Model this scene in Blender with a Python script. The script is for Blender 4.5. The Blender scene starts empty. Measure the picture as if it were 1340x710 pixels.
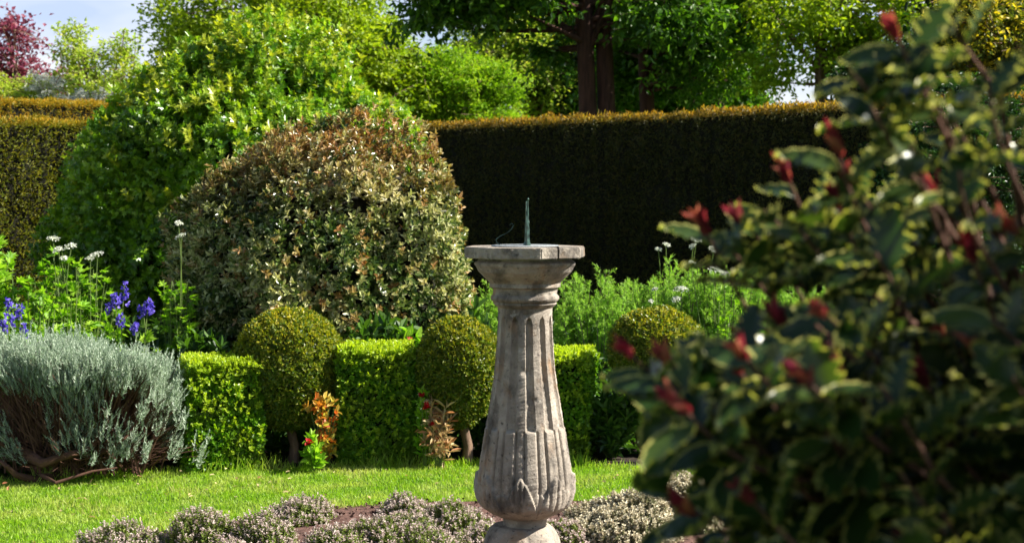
import bpy, bmesh, math
import numpy as np
from mathutils import Vector, Matrix

R = math.radians
C = bpy.context.scene.collection
sc = bpy.context.scene
rng = np.random.default_rng(7)

# ------------------------------------------------------------------ camera
F_PX, CAM_H = 2000.0, 1.24
PITCH = math.atan(95 / F_PX)
cam_d = bpy.data.cameras.new('camera')
cam = bpy.data.objects.new('camera', cam_d)
C.objects.link(cam)
cam.location = (0, 0, CAM_H)
cam.rotation_euler = (R(90) - PITCH, 0, 0)
cam_d.sensor_width = 36
cam_d.lens = 36 * F_PX / 1340
cam_d.clip_end = 3000
cam_d.clip_start = 0.05
cam_d.dof.use_dof = True
cam_d.dof.focus_distance = 5.3
cam_d.dof.aperture_fstop = 6.7
cam_d.dof.aperture_blades = 7
sc.camera = cam
cP, sP = math.cos(PITCH), math.sin(PITCH)


def ray(px, py):
    u, v = (px - 670) / F_PX, (355 - py) / F_PX
    return np.array([u, cP + v * sP, -sP + v * cP])


def at(px, py, Y):
    d = ray(px, py)
    return np.array([0, 0, CAM_H]) + d * (Y / d[1])


def gnd(px, py, z=0.0):
    d = ray(px, py)
    return np.array([0, 0, CAM_H]) + d * ((z - CAM_H) / d[2])


# ------------------------------------------------------------------ helpers
def nz(v):
    return v / np.maximum(np.linalg.norm(v, axis=-1, keepdims=True), 1e-9)


def rdir(n, g=None):
    return nz((g or rng).normal(size=(n, 3)))


class Geo:
    def __init__(s):
        s.V = []; s.F = []; s.M = []; s.A = []; s.B = []; s.n = 0

    def add(s, V, F, a=0.5, b=0.0, m=0):
        V = np.asarray(V, float).reshape(-1, 3)
        F = np.asarray(F, int)
        s.V.append(V); s.F.append(F + s.n); s.M.append(m)
        s.A.append(np.broadcast_to(np.asarray(a, float), (len(V),)).copy())
        s.B.append(np.broadcast_to(np.asarray(b, float), (len(V),)).copy())
        s.n += len(V)
        return s

    def build(s, name, mats, parent=None, smooth=False, origin=None):
        me = bpy.data.meshes.new(name)
        V = np.concatenate(s.V)
        if origin is not None:
            V = V - np.asarray(origin)
        loops = np.concatenate([f.ravel() for f in s.F])
        tot = np.concatenate([np.full(len(f), f.shape[1]) for f in s.F])
        mi = np.concatenate([np.full(len(f), m) for f, m in zip(s.F, s.M)])
        start = np.concatenate([[0], np.cumsum(tot)[:-1]])
        me.vertices.add(len(V)); me.vertices.foreach_set('co', V.astype(np.float32).ravel())
        me.loops.add(len(loops)); me.loops.foreach_set('vertex_index', loops.astype(np.int32))
        me.polygons.add(len(tot))
        me.polygons.foreach_set('loop_start', start.astype(np.int32))
        me.polygons.foreach_set('loop_total', tot.astype(np.int32))
        me.polygons.foreach_set('material_index', mi.astype(np.int32))
        me.polygons.foreach_set('use_smooth', np.full(len(tot), smooth))
        for nm, arr in (('rnd', s.A), ('yng', s.B)):
            at_ = me.attributes.new(nm, 'FLOAT', 'POINT')
            at_.data.foreach_set('value', np.concatenate(arr).astype(np.float32))
        me.update(calc_edges=True); me.validate()
        for m in (mats if isinstance(mats, (list, tuple)) else [mats]):
            me.materials.append(m)
        o = bpy.data.objects.new(name, me)
        C.objects.link(o)
        if parent is not None:
            o.parent = parent
        if origin is not None and parent is None:
            o.location = origin
        return o


def tag(o, label=None, cat=None, group=None, kind=None):
    if label: o['label'] = label
    if cat: o['category'] = cat
    if group: o['group'] = group
    if kind: o['kind'] = kind
    return o


def thing(name, loc, label, cat, group=None):
    o = bpy.data.objects.new(name, None)
    o.empty_display_size = 0.1
    o.location = loc
    C.objects.link(o)
    return tag(o, label, cat, group)


# leaf templates: x = width, y = length, z = leaf normal
T_DIA = (np.array([[0, 0, 0], [-.5, .45, .1], [0, 1, -.05], [.5, .45, .1]]), np.array([[0, 2, 1], [0, 3, 2]]))
T_OVAL = (np.array([[0, 0, 0], [-.42, .28, .08], [-.4, .68, .08], [0, 1, -.08], [.4, .68, .08], [.42, .28, .08]]),
          np.array([[0, 3, 2, 1], [0, 5, 4, 3]]))
T_BLADE = (np.array([[-.5, 0, 0], [.5, 0, 0], [.4, .5, .04], [-.4, .5, .04], [0, 1, .2]]),)
T_LOBE = (np.array([[0, 0, 0], [-.55, .22, .06], [-.22, .36, .02], [-.46, .68, .05], [-.14, .62, 0], [0, 1, -.1],
                    [.14, .62, 0], [.46, .68, .05], [.22, .36, .02], [.55, .22, .06]]),
          np.array([[0, 2, 1, 1]])[:, :3])


def leaves(g, T, P, D, N, L, W, a=None, b=0.0, m=0):
    n = len(P)
    if n == 0: return
    L = np.broadcast_to(L, (n,)); W = np.broadcast_to(W, (n,))
    D = nz(D)
    Z = nz(N - (N * D).sum(1, keepdims=True) * D)
    X = np.cross(D, Z)
    tv = T[0]
    V = (P[:, None] + X[:, None] * (tv[None, :, 0:1] * W[:, None, None]) + D[:, None] * (tv[None, :, 1:2] * L[:, None, None])
         + Z[:, None] * (tv[None, :, 2:3] * L[:, None, None]))
    if a is None: a = rng.random(n)
    a = np.repeat(np.broadcast_to(a, (n,)), len(tv)); b = np.repeat(np.broadcast_to(b, (n,)), len(tv))
    off = (np.arange(n) * len(tv))[:, None, None]
    base = g.n
    g.add(V.reshape(-1, 3), (T[1][None] + off).reshape(-1, T[1].shape[1]), a, b, m)


T_BLADE = (T_BLADE[0], np.array([[0, 1, 2], [0, 2, 3], [3, 2, 4]]))
T_LOBE = (T_LOBE[0], np.array([[0, 2, 1], [0, 4, 2], [2, 4, 3], [0, 5, 4], [0, 6, 5], [0, 8, 6], [6, 8, 7], [0, 9, 8]]))


def perp(A):
    h = np.where(np.abs(A[:, 2:3]) > .9, np.array([[1., 0, 0]]), np.array([[0, 0, 1.]]))
    U = nz(np.cross(A, h)); return U, np.cross(A, U)


def whorls(g, T, P, A, k, tilt, L, W, jit=.25, a=None, b=0.0, m=0, step=0.0):
    """k leaves round each sprig axis A at P, leaning out by tilt (radians)."""
    n = len(P); A = nz(A); U, V = perp(A)
    ph = rng.random(n) * 6.28
    for j in range(k):
        f = ph + j * 2.4
        rad = U * np.cos(f)[:, None] + V * np.sin(f)[:, None]
        t = tilt * (1 - .55 * j / max(k - 1, 1)) + rng.normal(size=n) * jit
        D = A * np.cos(t)[:, None] + rad * np.sin(t)[:, None]
        N = A * np.sin(t)[:, None] - rad * np.cos(t)[:, None] + rdir(n) * .2
        s = rng.uniform(.55, 1.25, n)
        aa = None if a is None else np.clip(a + rng.normal(size=n) * .22, 0, 1)
        bb = b
        leaves(g, T, P + A * (step * j), D, N, L * s, W * s, aa, bb, m)


def tubes(g, paths, radii, sides=4, a=.5, b=0., m=0):
    paths = np.asarray(paths, float); n, k, _ = paths.shape
    radii = np.broadcast_to(np.asarray(radii, float), (n, k))
    T = nz(np.gradient(paths, axis=1)) if k > 1 else paths
    ref = nz(paths[:, -1] - paths[:, 0]); U0, _ = perp(ref)
    U = nz(U0[:, None] - (U0[:, None] * T).sum(-1, keepdims=True) * T); W = np.cross(T, U)
    ang = np.arange(sides) * 2 * np.pi / sides
    V = paths[:, :, None] + radii[:, :, None, None] * (U[:, :, None] * np.cos(ang)[None, None, :, None] + W[:, :, None] * np.sin(ang)[None, None, :, None])
    i = np.arange(k - 1)[:, None] * sides; j = np.arange(sides)[None]; j2 = (j + 1) % sides
    q = np.stack([i + j, i + j2, i + sides + j2, i + sides + j], -1).reshape(-1, 4)
    F = (q[None] + (np.arange(n) * k * sides)[:, None, None]).reshape(-1, 4)
    if np.ndim(a) == 1: a = np.repeat(a, k * sides)
    g.add(V.reshape(-1, 3), F, a, b, m)


def curve(P0, P1, k=5, sag=0.0, bend=0.0, up0=None):
    """n paths from P0 to P1; leave along up0 and bend towards the end"""
    P0 = np.broadcast_to(P0, P1.shape); n = len(P1)
    t = np.linspace(0, 1, k)[None, :, None]
    ln = np.linalg.norm(P1 - P0, axis=1)[:, None]
    mid = (P0 + P1) / 2 + (up0 if up0 is not None else np.zeros(3)) * ln * .3 + rng.normal(size=(n, 3)) * ln * bend
    mid[:, 2] -= sag * ln[:, 0]
    return (1 - t) ** 2 * P0[:, None] + 2 * t * (1 - t) * mid[:, None] + t ** 2 * P1[:, None]


def lump_fn(seed, amp, freqs=(2.2, 4.5, 9.0), ws=(1, .55, .3)):
    r = np.random.default_rng(seed); waves = []
    for f, w in zip(freqs, ws):
        for _ in range(5):
            waves.append((nz(r.normal(size=3)) * f * r.uniform(.7, 1.4), r.random() * 6.28, w / 3))

    def fn(d):
        s = np.zeros(len(d))
        for k, p, w in waves: s += w * np.sin(d @ k + p)
        return 1 + amp * s
    return fn


def core(g, c, rad, fn, m, nu=36, nv=22, zmin=None, a=.3):
    u = np.linspace(0, 2 * np.pi, nu, endpoint=False); v = np.linspace(.02, np.pi - .02, nv)
    uu, vv = np.meshgrid(u, v)
    d = np.stack([np.sin(vv) * np.cos(uu), np.sin(vv) * np.sin(uu), np.cos(vv)], -1).reshape(-1, 3)
    P = np.asarray(c) + d * np.asarray(rad) * fn(d)[:, None]
    if zmin is not None: P[:, 2] = np.maximum(P[:, 2], zmin)
    i = np.arange(nv - 1)[:, None] * nu; j = np.arange(nu)[None]; j2 = (j + 1) % nu
    g.add(P, np.stack([i + j, i + nu + j, i + nu + j2, i + j2], -1).reshape(-1, 4), a, 0, m)


def rough(fn, seed, amp, f=26.):
    g2 = lump_fn(seed, amp, (f * .55, f), (1, 1)); return lambda d: fn(d) * g2(d)


def shell(n, c, rad, fn, thick, zmin=-9, power=2.0):
    d = rdir(int(n * 1.6))
    r = 1 - thick * rng.random(len(d)) ** power
    P = np.asarray(c) + d * np.asarray(rad) * (fn(d) * r)[:, None]
    N = nz(d / np.asarray(rad))
    k = P[:, 2] > zmin
    return P[k][:n], N[k][:n], r[k][:n]


# ------------------------------------------------------------------ materials
def new_mat(name):
    m = bpy.data.materials.new(name); m.use_nodes = True
    nt = m.node_tree; nt.nodes.clear()
    return m, nt, nt.nodes.new('ShaderNodeOutputMaterial')


def ramp(nt, cols, inp, pos=None):
    r = nt.nodes.new('ShaderNodeValToRGB'); e = r.color_ramp.elements
    pos = pos or [i / max(len(cols) - 1, 1) for i in range(len(cols))]
    e[0].position = pos[0]; e[0].color = (*cols[0], 1)
    e[1].position = pos[-1]; e[1].color = (*cols[-1], 1)
    for p, c in list(zip(pos, cols))[1:-1]:
        x = e.new(p); x.color = (*c, 1)
    nt.links.new(inp, r.inputs[0]); return r.outputs[0]


def mixc(nt, fac, a, b, mode='MIX'):
    n = nt.nodes.new('ShaderNodeMix'); n.data_type = 'RGBA'; n.blend_type = mode
    for s, v in ((n.inputs[0], fac), (n.inputs[6], a), (n.inputs[7], b)):
        if hasattr(v, 'links') or hasattr(v, 'is_output'): nt.links.new(v, s)
        elif isinstance(v, tuple): s.default_value = (*v, 1)
        else: s.default_value = v
    return n.outputs[2]


def attr(nt, name):
    n = nt.nodes.new('ShaderNodeAttribute'); n.attribute_name = name; return n.outputs['Fac']


def noise(nt, scale, detail=3, rough=.55, vec=None, coord='Object', sc3=None):
    if vec is None:
        tc = nt.nodes.new('ShaderNodeTexCoord'); vec = tc.outputs[coord]
    if sc3:
        mp = nt.nodes.new('ShaderNodeMapping'); mp.inputs['Scale'].default_value = sc3
        nt.links.new(vec, mp.inputs['Vector']); vec = mp.outputs[0]
    n = nt.nodes.new('ShaderNodeTexNoise'); n.inputs['Scale'].default_value = scale
    n.inputs['Detail'].default_value = detail; n.inputs['Roughness'].default_value = rough
    nt.links.new(vec, n.inputs['Vector']); return n.outputs['Fac']


def mth(nt, op, a, b=0.0, clamp=False):
    n = nt.nodes.new('ShaderNodeMath'); n.operation = op; n.use_clamp = clamp
    for s, v in ((n.inputs[0], a), (n.inputs[1], b)):
        if hasattr(v, 'is_output'): nt.links.new(v, s)
        else: s.default_value = v
    return n.outputs[0]


def leaf_mat(name, cols, young=None, trans=.4, tint=(1.5, 1.7, .7), rough=.45, spec=.4, patch=None, pscale=2.5):
    m, nt, out = new_mat(name)
    c = ramp(nt, cols, attr(nt, 'rnd'))
    if patch: c = mixc(nt, ramp(nt, [(0, 0, 0), (1, 1, 1)], noise(nt, pscale), [.45, .65]), c, patch)
    if young: c = mixc(nt, attr(nt, 'yng'), c, young)
    p = nt.nodes.new('ShaderNodeBsdfPrincipled')
    nt.links.new(c, p.inputs['Base Color'])
    p.inputs['Roughness'].default_value = rough
    p.inputs['Specular IOR Level'].default_value = spec
    t = nt.nodes.new('ShaderNodeBsdfTranslucent')
    nt.links.new(mixc(nt, 1.0, c, tint, 'MULTIPLY'), t.inputs['Color'])
    mx = nt.nodes.new('ShaderNodeMixShader'); mx.inputs[0].default_value = trans
    nt.links.new(p.outputs[0], mx.inputs[1]); nt.links.new(t.outputs[0], mx.inputs[2])
    nt.links.new(mx.outputs[0], out.inputs[0])
    return m


def plain(name, cols, scale=8, rough=.85, bump=.4, bscale=40, detail=5, sc3=None, spec=.3, pos=None):
    m, nt, out = new_mat(name)
    c = ramp(nt, cols, noise(nt, scale, detail, .6, sc3=sc3), pos or [.3, .7] if len(cols) == 2 else pos)
    p = nt.nodes.new('ShaderNodeBsdfPrincipled'); nt.links.new(c, p.inputs['Base Color'])
    p.inputs['Roughness'].default_value = rough; p.inputs['Specular IOR Level'].default_value = spec
    if bump:
        b = nt.nodes.new('ShaderNodeBump'); b.inputs['Strength'].default_value = bump; b.inputs['Distance'].default_value = .01
        nt.links.new(noise(nt, bscale, 6, .65, sc3=sc3), b.inputs['Height']); nt.links.new(b.outputs[0], p.inputs['Normal'])
    nt.links.new(p.outputs[0], out.inputs[0]); return m


M = {}
M['core'] = plain('dense_twigs', [(.006, .007, .003), (.018, .016, .008)], 14, .95, .6, 60)
M['bark'] = plain('bark', [(.08, .05, .03), (.24, .15, .10)], 6, .9, .9, 14, sc3=(4, 4, .8))
M['bark_red'] = plain('reddish_bark', [(.02, .01, .007), (.10, .045, .028)], 5, .9, 1, 10, sc3=(4, 4, .6))
M['bark_pale'] = plain('pale_bark', [(.10, .075, .05), (.24, .19, .14)], 20, .9, .8, 60, sc3=(3, 3, 1))
M['twig_red'] = plain('red_brown_twigs', [(.045, .02, .013), (.14, .068, .042)], 20, .9, 0)
M['stem'] = leaf_mat('green_stem', [(.08, .13, .02), (.14, .2, .05)], trans=.15)
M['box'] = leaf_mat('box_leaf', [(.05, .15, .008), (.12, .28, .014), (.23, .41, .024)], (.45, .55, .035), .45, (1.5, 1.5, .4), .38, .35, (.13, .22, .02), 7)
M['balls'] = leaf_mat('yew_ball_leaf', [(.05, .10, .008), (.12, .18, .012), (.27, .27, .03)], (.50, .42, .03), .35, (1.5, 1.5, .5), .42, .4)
M['yew'] = leaf_mat('yew_needles', [(.03, .04, .010), (.07, .08, .014), (.13, .105, .025)], (.46, .26, .02), .25, (1.5, 1.4, .5), .5, .3)
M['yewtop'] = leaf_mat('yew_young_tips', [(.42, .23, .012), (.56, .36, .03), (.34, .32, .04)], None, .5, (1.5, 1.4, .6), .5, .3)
M['yewleft'] = leaf_mat('yew_hedge_green', [(.07, .11, .010), (.13, .17, .012), (.23, .22, .02)], (.50, .30, .02), .35, (1.5, 1.4, .5), .5, .3)
M['varieg'] = leaf_mat('variegated_leaf', [(.02, .05, .010), (.055, .10, .020), (.13, .19, .045), (.38, .40, .16), (.60, .58, .32)], (.38, .17, .06), .25, (1.4, 1.4, .7), .3, .6)
M['bigshrub'] = leaf_mat('glossy_green_leaf', [(.06, .16, .008), (.15, .30, .012), (.29, .43, .03)], (.45, .42, .04), .38, (1.6, 1.6, .5), .33, .55)
M['olive'] = leaf_mat('olive_tree_leaf', [(.13, .22, .008), (.22, .33, .012), (.34, .42, .03)], None, .45, (1.5, 1.5, .5), .5, .35)
M['limey'] = leaf_mat('lime_tree_leaf', [(.22, .32, .03), (.34, .44, .05), (.5, .5, .1)], None, .45, (1.4, 1.5, .6), .5, .35)
M['conif'] = leaf_mat('soft_green_conifer', [(.12, .24, .012), (.24, .40, .02), (.36, .44, .04)], None, .4, (1.5, 1.6, .5), .6, .2)
M['canopy'] = leaf_mat('canopy_leaf', [(.025, .075, .008), (.065, .15, .010), (.15, .27, .022)], None, .42, (1.6, 1.8, .5), .4, .4)
M['darkever'] = leaf_mat('dark_evergreen_leaf', [(.01, .03, .008), (.02, .06, .012), (.05, .12, .02)], None, .25, (1.5, 1.7, .5), .4, .4)
M['purple'] = leaf_mat('purple_leaf', [(.10, .02, .04), (.22, .05, .09), (.34, .11, .13)], None, .35, (1.6, 1.1, 1.1), .5, .3)
M['blossom'] = leaf_mat('white_blossom', [(.55, .58, .45), (.8, .8, .72)], None, .4, (1, 1, 1), .6, .2)
M['yellowfl'] = leaf_mat('yellow_leaf', [(.05, .08, .01), (.10, .14, .015), (.2, .2, .02), (.7, .55, .03)], None, .4, (1.3, 1.3, .6), .5, .3)
M['silver'] = leaf_mat('silver_leaf', [(.21, .29, .19), (.37, .45, .33), (.55, .61, .49)], (.2, .26, .14), .28, (1.1, 1.2, 1), .6, .25)
M['herb'] = leaf_mat('soft_green_leaf', [(.12, .27, .012), (.21, .40, .02), (.34, .5, .05)], (.3, .4, .06), .45, (1.4, 1.5, .6), .5, .3)
M['feather'] = leaf_mat('feathery_leaf', [(.15, .31, .03), (.25, .46, .05), (.40, .56, .11)], (.3, .42, .1), .45, (1.3, 1.4, .7), .55, .25)
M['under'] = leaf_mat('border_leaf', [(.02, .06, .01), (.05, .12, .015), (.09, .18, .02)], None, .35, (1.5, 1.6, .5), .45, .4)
M['white'] = leaf_mat('white_floret', [(.48, .52, .36), (.74, .75, .62), (.82, .82, .74)], None, .3, (1, 1, 1), .6, .2)
M['violet'] = leaf_mat('violet_petal', [(.08, .06, .42), (.16, .11, .6), (.3, .22, .7)], None, .4, (1, 1, 1.2), .5, .3)
M['red'] = leaf_mat('red_petal', [(.35, .01, .012), (.6, .02, .02)], None, .35, (1.2, 1, 1), .45, .4)
M['autumn'] = leaf_mat('red_yellow_leaf', [(.50, .10, .02), (.60, .34, .04), (.50, .48, .08), (.38, .05, .02)], None, .4, (1.3, 1.2, .8), .5, .3)
M['straw'] = leaf_mat('straw_leaf', [(.42, .30, .16), (.62, .50, .28), (.45, .16, .07)], None, .3, (1.2, 1.1, .8), .6, .2)
M['thyme'] = leaf_mat('thyme_leaf', [(.12, .19, .03), (.22, .29, .06), (.34, .38, .12)], None, .3, (1.2, 1.3, .8), .6, .2)
M['greythyme'] = leaf_mat('grey_green_leaf', [(.16, .18, .09), (.28, .29, .17), (.40, .38, .26)], None, .3, (1.2, 1.2, .9), .6, .2)
M['thymefl'] = leaf_mat('thyme_flower', [(.36, .27, .24), (.52, .42, .37), (.66, .59, .50)], None, .25, (1.1, 1, 1), .7, .2)
M['thymegrey'] = leaf_mat('grey_seed_head', [(.42, .38, .24), (.60, .55, .38), (.74, .68, .52)], None, .25, (1.1, 1, 1), .7, .2)
M['grass'] = leaf_mat('lawn_blade', [(.14, .29, .010), (.25, .42, .018), (.44, .54, .07)], (.4, .36, .14), .45, (1.3, 1.4, .6), .5, .3, (.40, .48, .10), 5)
M['soil'] = plain('soil', [(.05, .025, .018), (.16, .085, .065)], 30, .95, 1, 60, pos=None)
M['border_soil'] = plain('shaded_border_soil', [(.012, .008, .005), (.04, .026, .016)], 20, .95, 1, 60)  # soil colour darkened to carry the shade behind the topiary
M['turf'] = plain('turf', [(.05, .10, .008), (.10, .16, .014)], 25, .95, .8, 90)
M['meadow'] = plain('meadow', [(.03, .06, .01), (.07, .11, .02)], .8, .95, .6, 20)


def holly_mat():
    m, nt, out = new_mat('holly_leaf')
    c = ramp(nt, [(.010, .028, .008), (.024, .052, .012), (.055, .09, .016)], attr(nt, 'rnd'))
    e = mth(nt, 'ADD', attr(nt, 'yng'), mth(nt, 'MULTIPLY', mth(nt, 'SUBTRACT', noise(nt, 60, 2), .5), .4))
    f = ramp(nt, [(0, 0, 0), (1, 1, 1)], e, [.70, .90])
    c = mixc(nt, f, c, (.55, .52, .15))
    p = nt.nodes.new('ShaderNodeBsdfPrincipled'); nt.links.new(c, p.inputs['Base Color'])
    p.inputs['Roughness'].default_value = .31; p.inputs['Specular IOR Level'].default_value = .45
    t = nt.nodes.new('ShaderNodeBsdfTranslucent'); nt.links.new(mixc(nt, 1.0, c, (1.5, 1.6, .6), 'MULTIPLY'), t.inputs['Color'])
    mx = nt.nodes.new('ShaderNodeMixShader'); mx.inputs[0].default_value = .36
    nt.links.new(p.outputs[0], mx.inputs[1]); nt.links.new(t.outputs[0], mx.inputs[2]); nt.links.new(mx.outputs[0], out.inputs[0])
    return m


M['holly'] = holly_mat()
M['hollyred'] = leaf_mat('holly_young_shoot', [(.12, .012, .025), (.26, .03, .05), (.42, .17, .09)], None, .4, (1.5, 1, .9), .3, .5)


def stone_mat(name, grime=.5):
    m, nt, out = new_mat(name)
    c = ramp(nt, [(.165, .142, .115), (.33, .283, .23), (.48, .42, .34)], noise(nt, 9, 8, .68), [.28, .5, .72])
    # ochre lichen and dark weather stains with shapes of their own
    c = mixc(nt, ramp(nt, [(0, 0, 0), (.55, .55, .55)], noise(nt, 13, 4, .6, sc3=(1, 1, .6)), [.56, .68]), c, (.34, .19, .085))
    c = mixc(nt, ramp(nt, [(0, 0, 0), (grime + .2,) * 3], noise(nt, 6.5, 6, .7, sc3=(1.3, 1.3, .8)), [.51, .63]), c, (.055, .05, .045))
    c = mixc(nt, ramp(nt, [(0, 0, 0), (.8, .8, .8)], noise(nt, 70, 4, .6), [.60, .70]), c, (.06, .05, .045))
    c = mixc(nt, ramp(nt, [(0, 0, 0), (.6, .6, .6)], noise(nt, 45, 4, .6), [.62, .72]), c, (.46, .43, .37))
    p = nt.nodes.new('ShaderNodeBsdfPrincipled'); nt.links.new(c, p.inputs['Base Color'])
    p.inputs['Roughness'].default_value = .9; p.inputs['Specular IOR Level'].default_value = .2
    h = mth(nt, 'ADD', noise(nt, 28, 8, .7), mth(nt, 'MULTIPLY', noise(nt, 160, 5, .7), .6))
    b = nt.nodes.new('ShaderNodeBump'); b.inputs['Strength'].default_value = .75; b.inputs['Distance'].default_value = .008
    nt.links.new(h, b.inputs['Height']); nt.links.new(b.outputs[0], p.inputs['Normal'])
    nt.links.new(p.outputs[0], out.inputs[0]); return m


M['stone'] = stone_mat('weathered_stone')
m, nt, out = new_mat('verdigris_bronze')
c = ramp(nt, [(.03, .045, .035), (.07, .13, .10), (.16, .25, .2)], noise(nt, 60, 5), [.3, .55, .75])
p = nt.nodes.new('ShaderNodeBsdfPrincipled'); nt.links.new(c, p.inputs['Base Color'])
p.inputs['Metallic'].default_value = .6; p.inputs['Roughness'].default_value = .42
nt.links.new(p.outputs[0], out.inputs[0]); M['bronze'] = m
M['lead'] = plain('grey_weathered_metal', [(.16, .17, .17), (.34, .36, .36)], 30, .4, .3, 80, spec=.6)

# ------------------------------------------------------------------ ground
SUNX, SUNY = at(687, 330, 4.5)[0], 4.5          # the middle of the sundial bed
BED_R = 1.74


def sheet(name, poly, z, mat):
    bm = bmesh.new(); bm.faces.new([bm.verts.new((x, y, z)) for x, y in poly])
    me = bpy.data.meshes.new(name); bm.to_mesh(me); bm.free(); me.materials.append(mat)
    o = bpy.data.objects.new(name, me); C.objects.link(o); o['kind'] = 'structure'; return o


sheet('ground', [(-900, -900), (900, -900), (900, 900), (-900, 900)], -.012, M['meadow'])
sheet('border_soil', [(-9, -1), (9, -1), (9, 16), (-9, 16)], -.006, M['border_soil'])
edge_px = [(-700, 655), (-300, 642), (0, 633), (120, 627), (220, 620), (350, 614), (480, 611), (620, 609), (760, 611), (900, 616), (1200, 640), (1700, 690)]
outer = [tuple(gnd(a, b)[:2]) for a, b in edge_px]
outer = np.array(outer + [(outer[-1][0], .3), (outer[0][0], .3)])
lawn = sheet('lawn', outer[::-1], 0.0, M['turf'])
g = Geo(); nn = 96; th = np.arange(nn) * 2 * np.pi / nn
rr = BED_R * (1 + .008 * np.sin(th * 7) + .006 * np.sin(th * 13 + 1))
g.add(np.stack([SUNX + np.cos(th) * rr, SUNY + np.sin(th) * rr, np.full(nn, .004)], 1), np.arange(nn)[None])
b = g.build('flower_bed_soil', M['soil']); b['kind'] = 'structure'


def in_poly(x, y, poly):
    ins = np.zeros(len(x), bool); j = len(poly) - 1
    for i in range(len(poly)):
        xi, yi = poly[i]; xj, yj = poly[j]
        with np.errstate(divide='ignore', invalid='ignore'):
            c_ = ((yi > y) != (yj > y)) & (x < (xj - xi) * (y - yi) / (yj - yi + 1e-12) + xi)
        ins ^= c_; j = i
    return ins


g = Geo(); n = 230000
x = rng.uniform(-3.0, 2.2, n); y = rng.uniform(4.3, 7.6, n)
rad = np.hypot(x - SUNX, y - SUNY)
k = in_poly(x, y, outer) & (rad > BED_R - .02) & (np.abs(x) < .36 * y + .35)
x, y, rad = x[k], y[k], rad[k]; n = len(x)
pv = np.sin(x * 5 + 1.3) * np.sin(y * 7) + np.sin(x * 13 + y * 9) * .6 + rng.normal(size=n) * .6
D = nz(np.stack([rng.normal(size=n) * .55, rng.normal(size=n) * .55, np.ones(n)], 1))
P = np.stack([x, y, np.zeros(n)], 1)
L = rng.uniform(.011, .027, n) * (1 + .15 * pv.clip(-1, 1))
L *= np.where(rad < BED_R + .05, 1.5, 1.0)
leaves(g, T_BLADE, P, D, rdir(n) + [0, -.2, .3], L, .0035, rng.random(n) * .7 + .1 * pv.clip(-1, 3), (pv > 1.0) * rng.random(n) * .9)
# long uncut tufts along the outer edge
seg = np.linspace(0, 1, 4200); oe = outer[:-2]
cum = np.concatenate([[0], np.cumsum(np.linalg.norm(np.diff(oe, axis=0), axis=1))])
s_ = rng.random(6500) * cum[-1]
ex = np.interp(s_, cum, oe[:, 0]); ey = np.interp(s_, cum, oe[:, 1]) + rng.normal(size=6500) * .025
k = (np.abs(ex) < 3); ex, ey = ex[k], ey[k]; n = len(ex)
D = nz(np.stack([rng.normal(size=n) * .45, rng.normal(size=n) * .4, np.ones(n)], 1))
leaves(g, T_BLADE, np.stack([ex, ey, np.zeros(n)], 1), D, rdir(n), rng.uniform(.03, .085, n) * (.6 + .5 * (np.sin(ex * 9) > 0)), .004, rng.random(n), 0)
tag(g.build('grass', M['grass']), kind='stuff')

g = Geo(); n = 500
x = rng.uniform(-2.6, 1.6, n); y = rng.uniform(5.0, 7.1, n); k = in_poly(x, y, outer) & (np.hypot(x - SUNX, y - SUNY) > BED_R)
P = np.stack([x, y, rng.uniform(.012, .026, n)], 1)[k][:110]
leaves(g, T_OVAL, P, rdir(len(P)) * [1, 1, .2], rdir(len(P)) * .5 + [0, 0, 1], rng.uniform(.012, .03, len(P)), rng.uniform(.007, .016, len(P)))
tag(g.build('fallen_leaves', M['straw']), kind='stuff')

# soil crumbs in the bed
g = Geo(); n = 9000
th = rng.random(n) * 6.283; r_ = BED_R * np.sqrt(rng.uniform(.05, 1, n))
P = np.stack([SUNX + np.cos(th) * r_, SUNY + np.sin(th) * r_, rng.uniform(.002, .012, n)], 1); P = P[P[:, 1] > 4.2]; n = len(P)
leaves(g, T_DIA, P, rdir(n), rdir(n), rng.uniform(.006, .022, n), rng.uniform(.006, .02, n), rng.random(n))
tag(g.build('soil_crumbs', M['soil']), kind='stuff')


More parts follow.
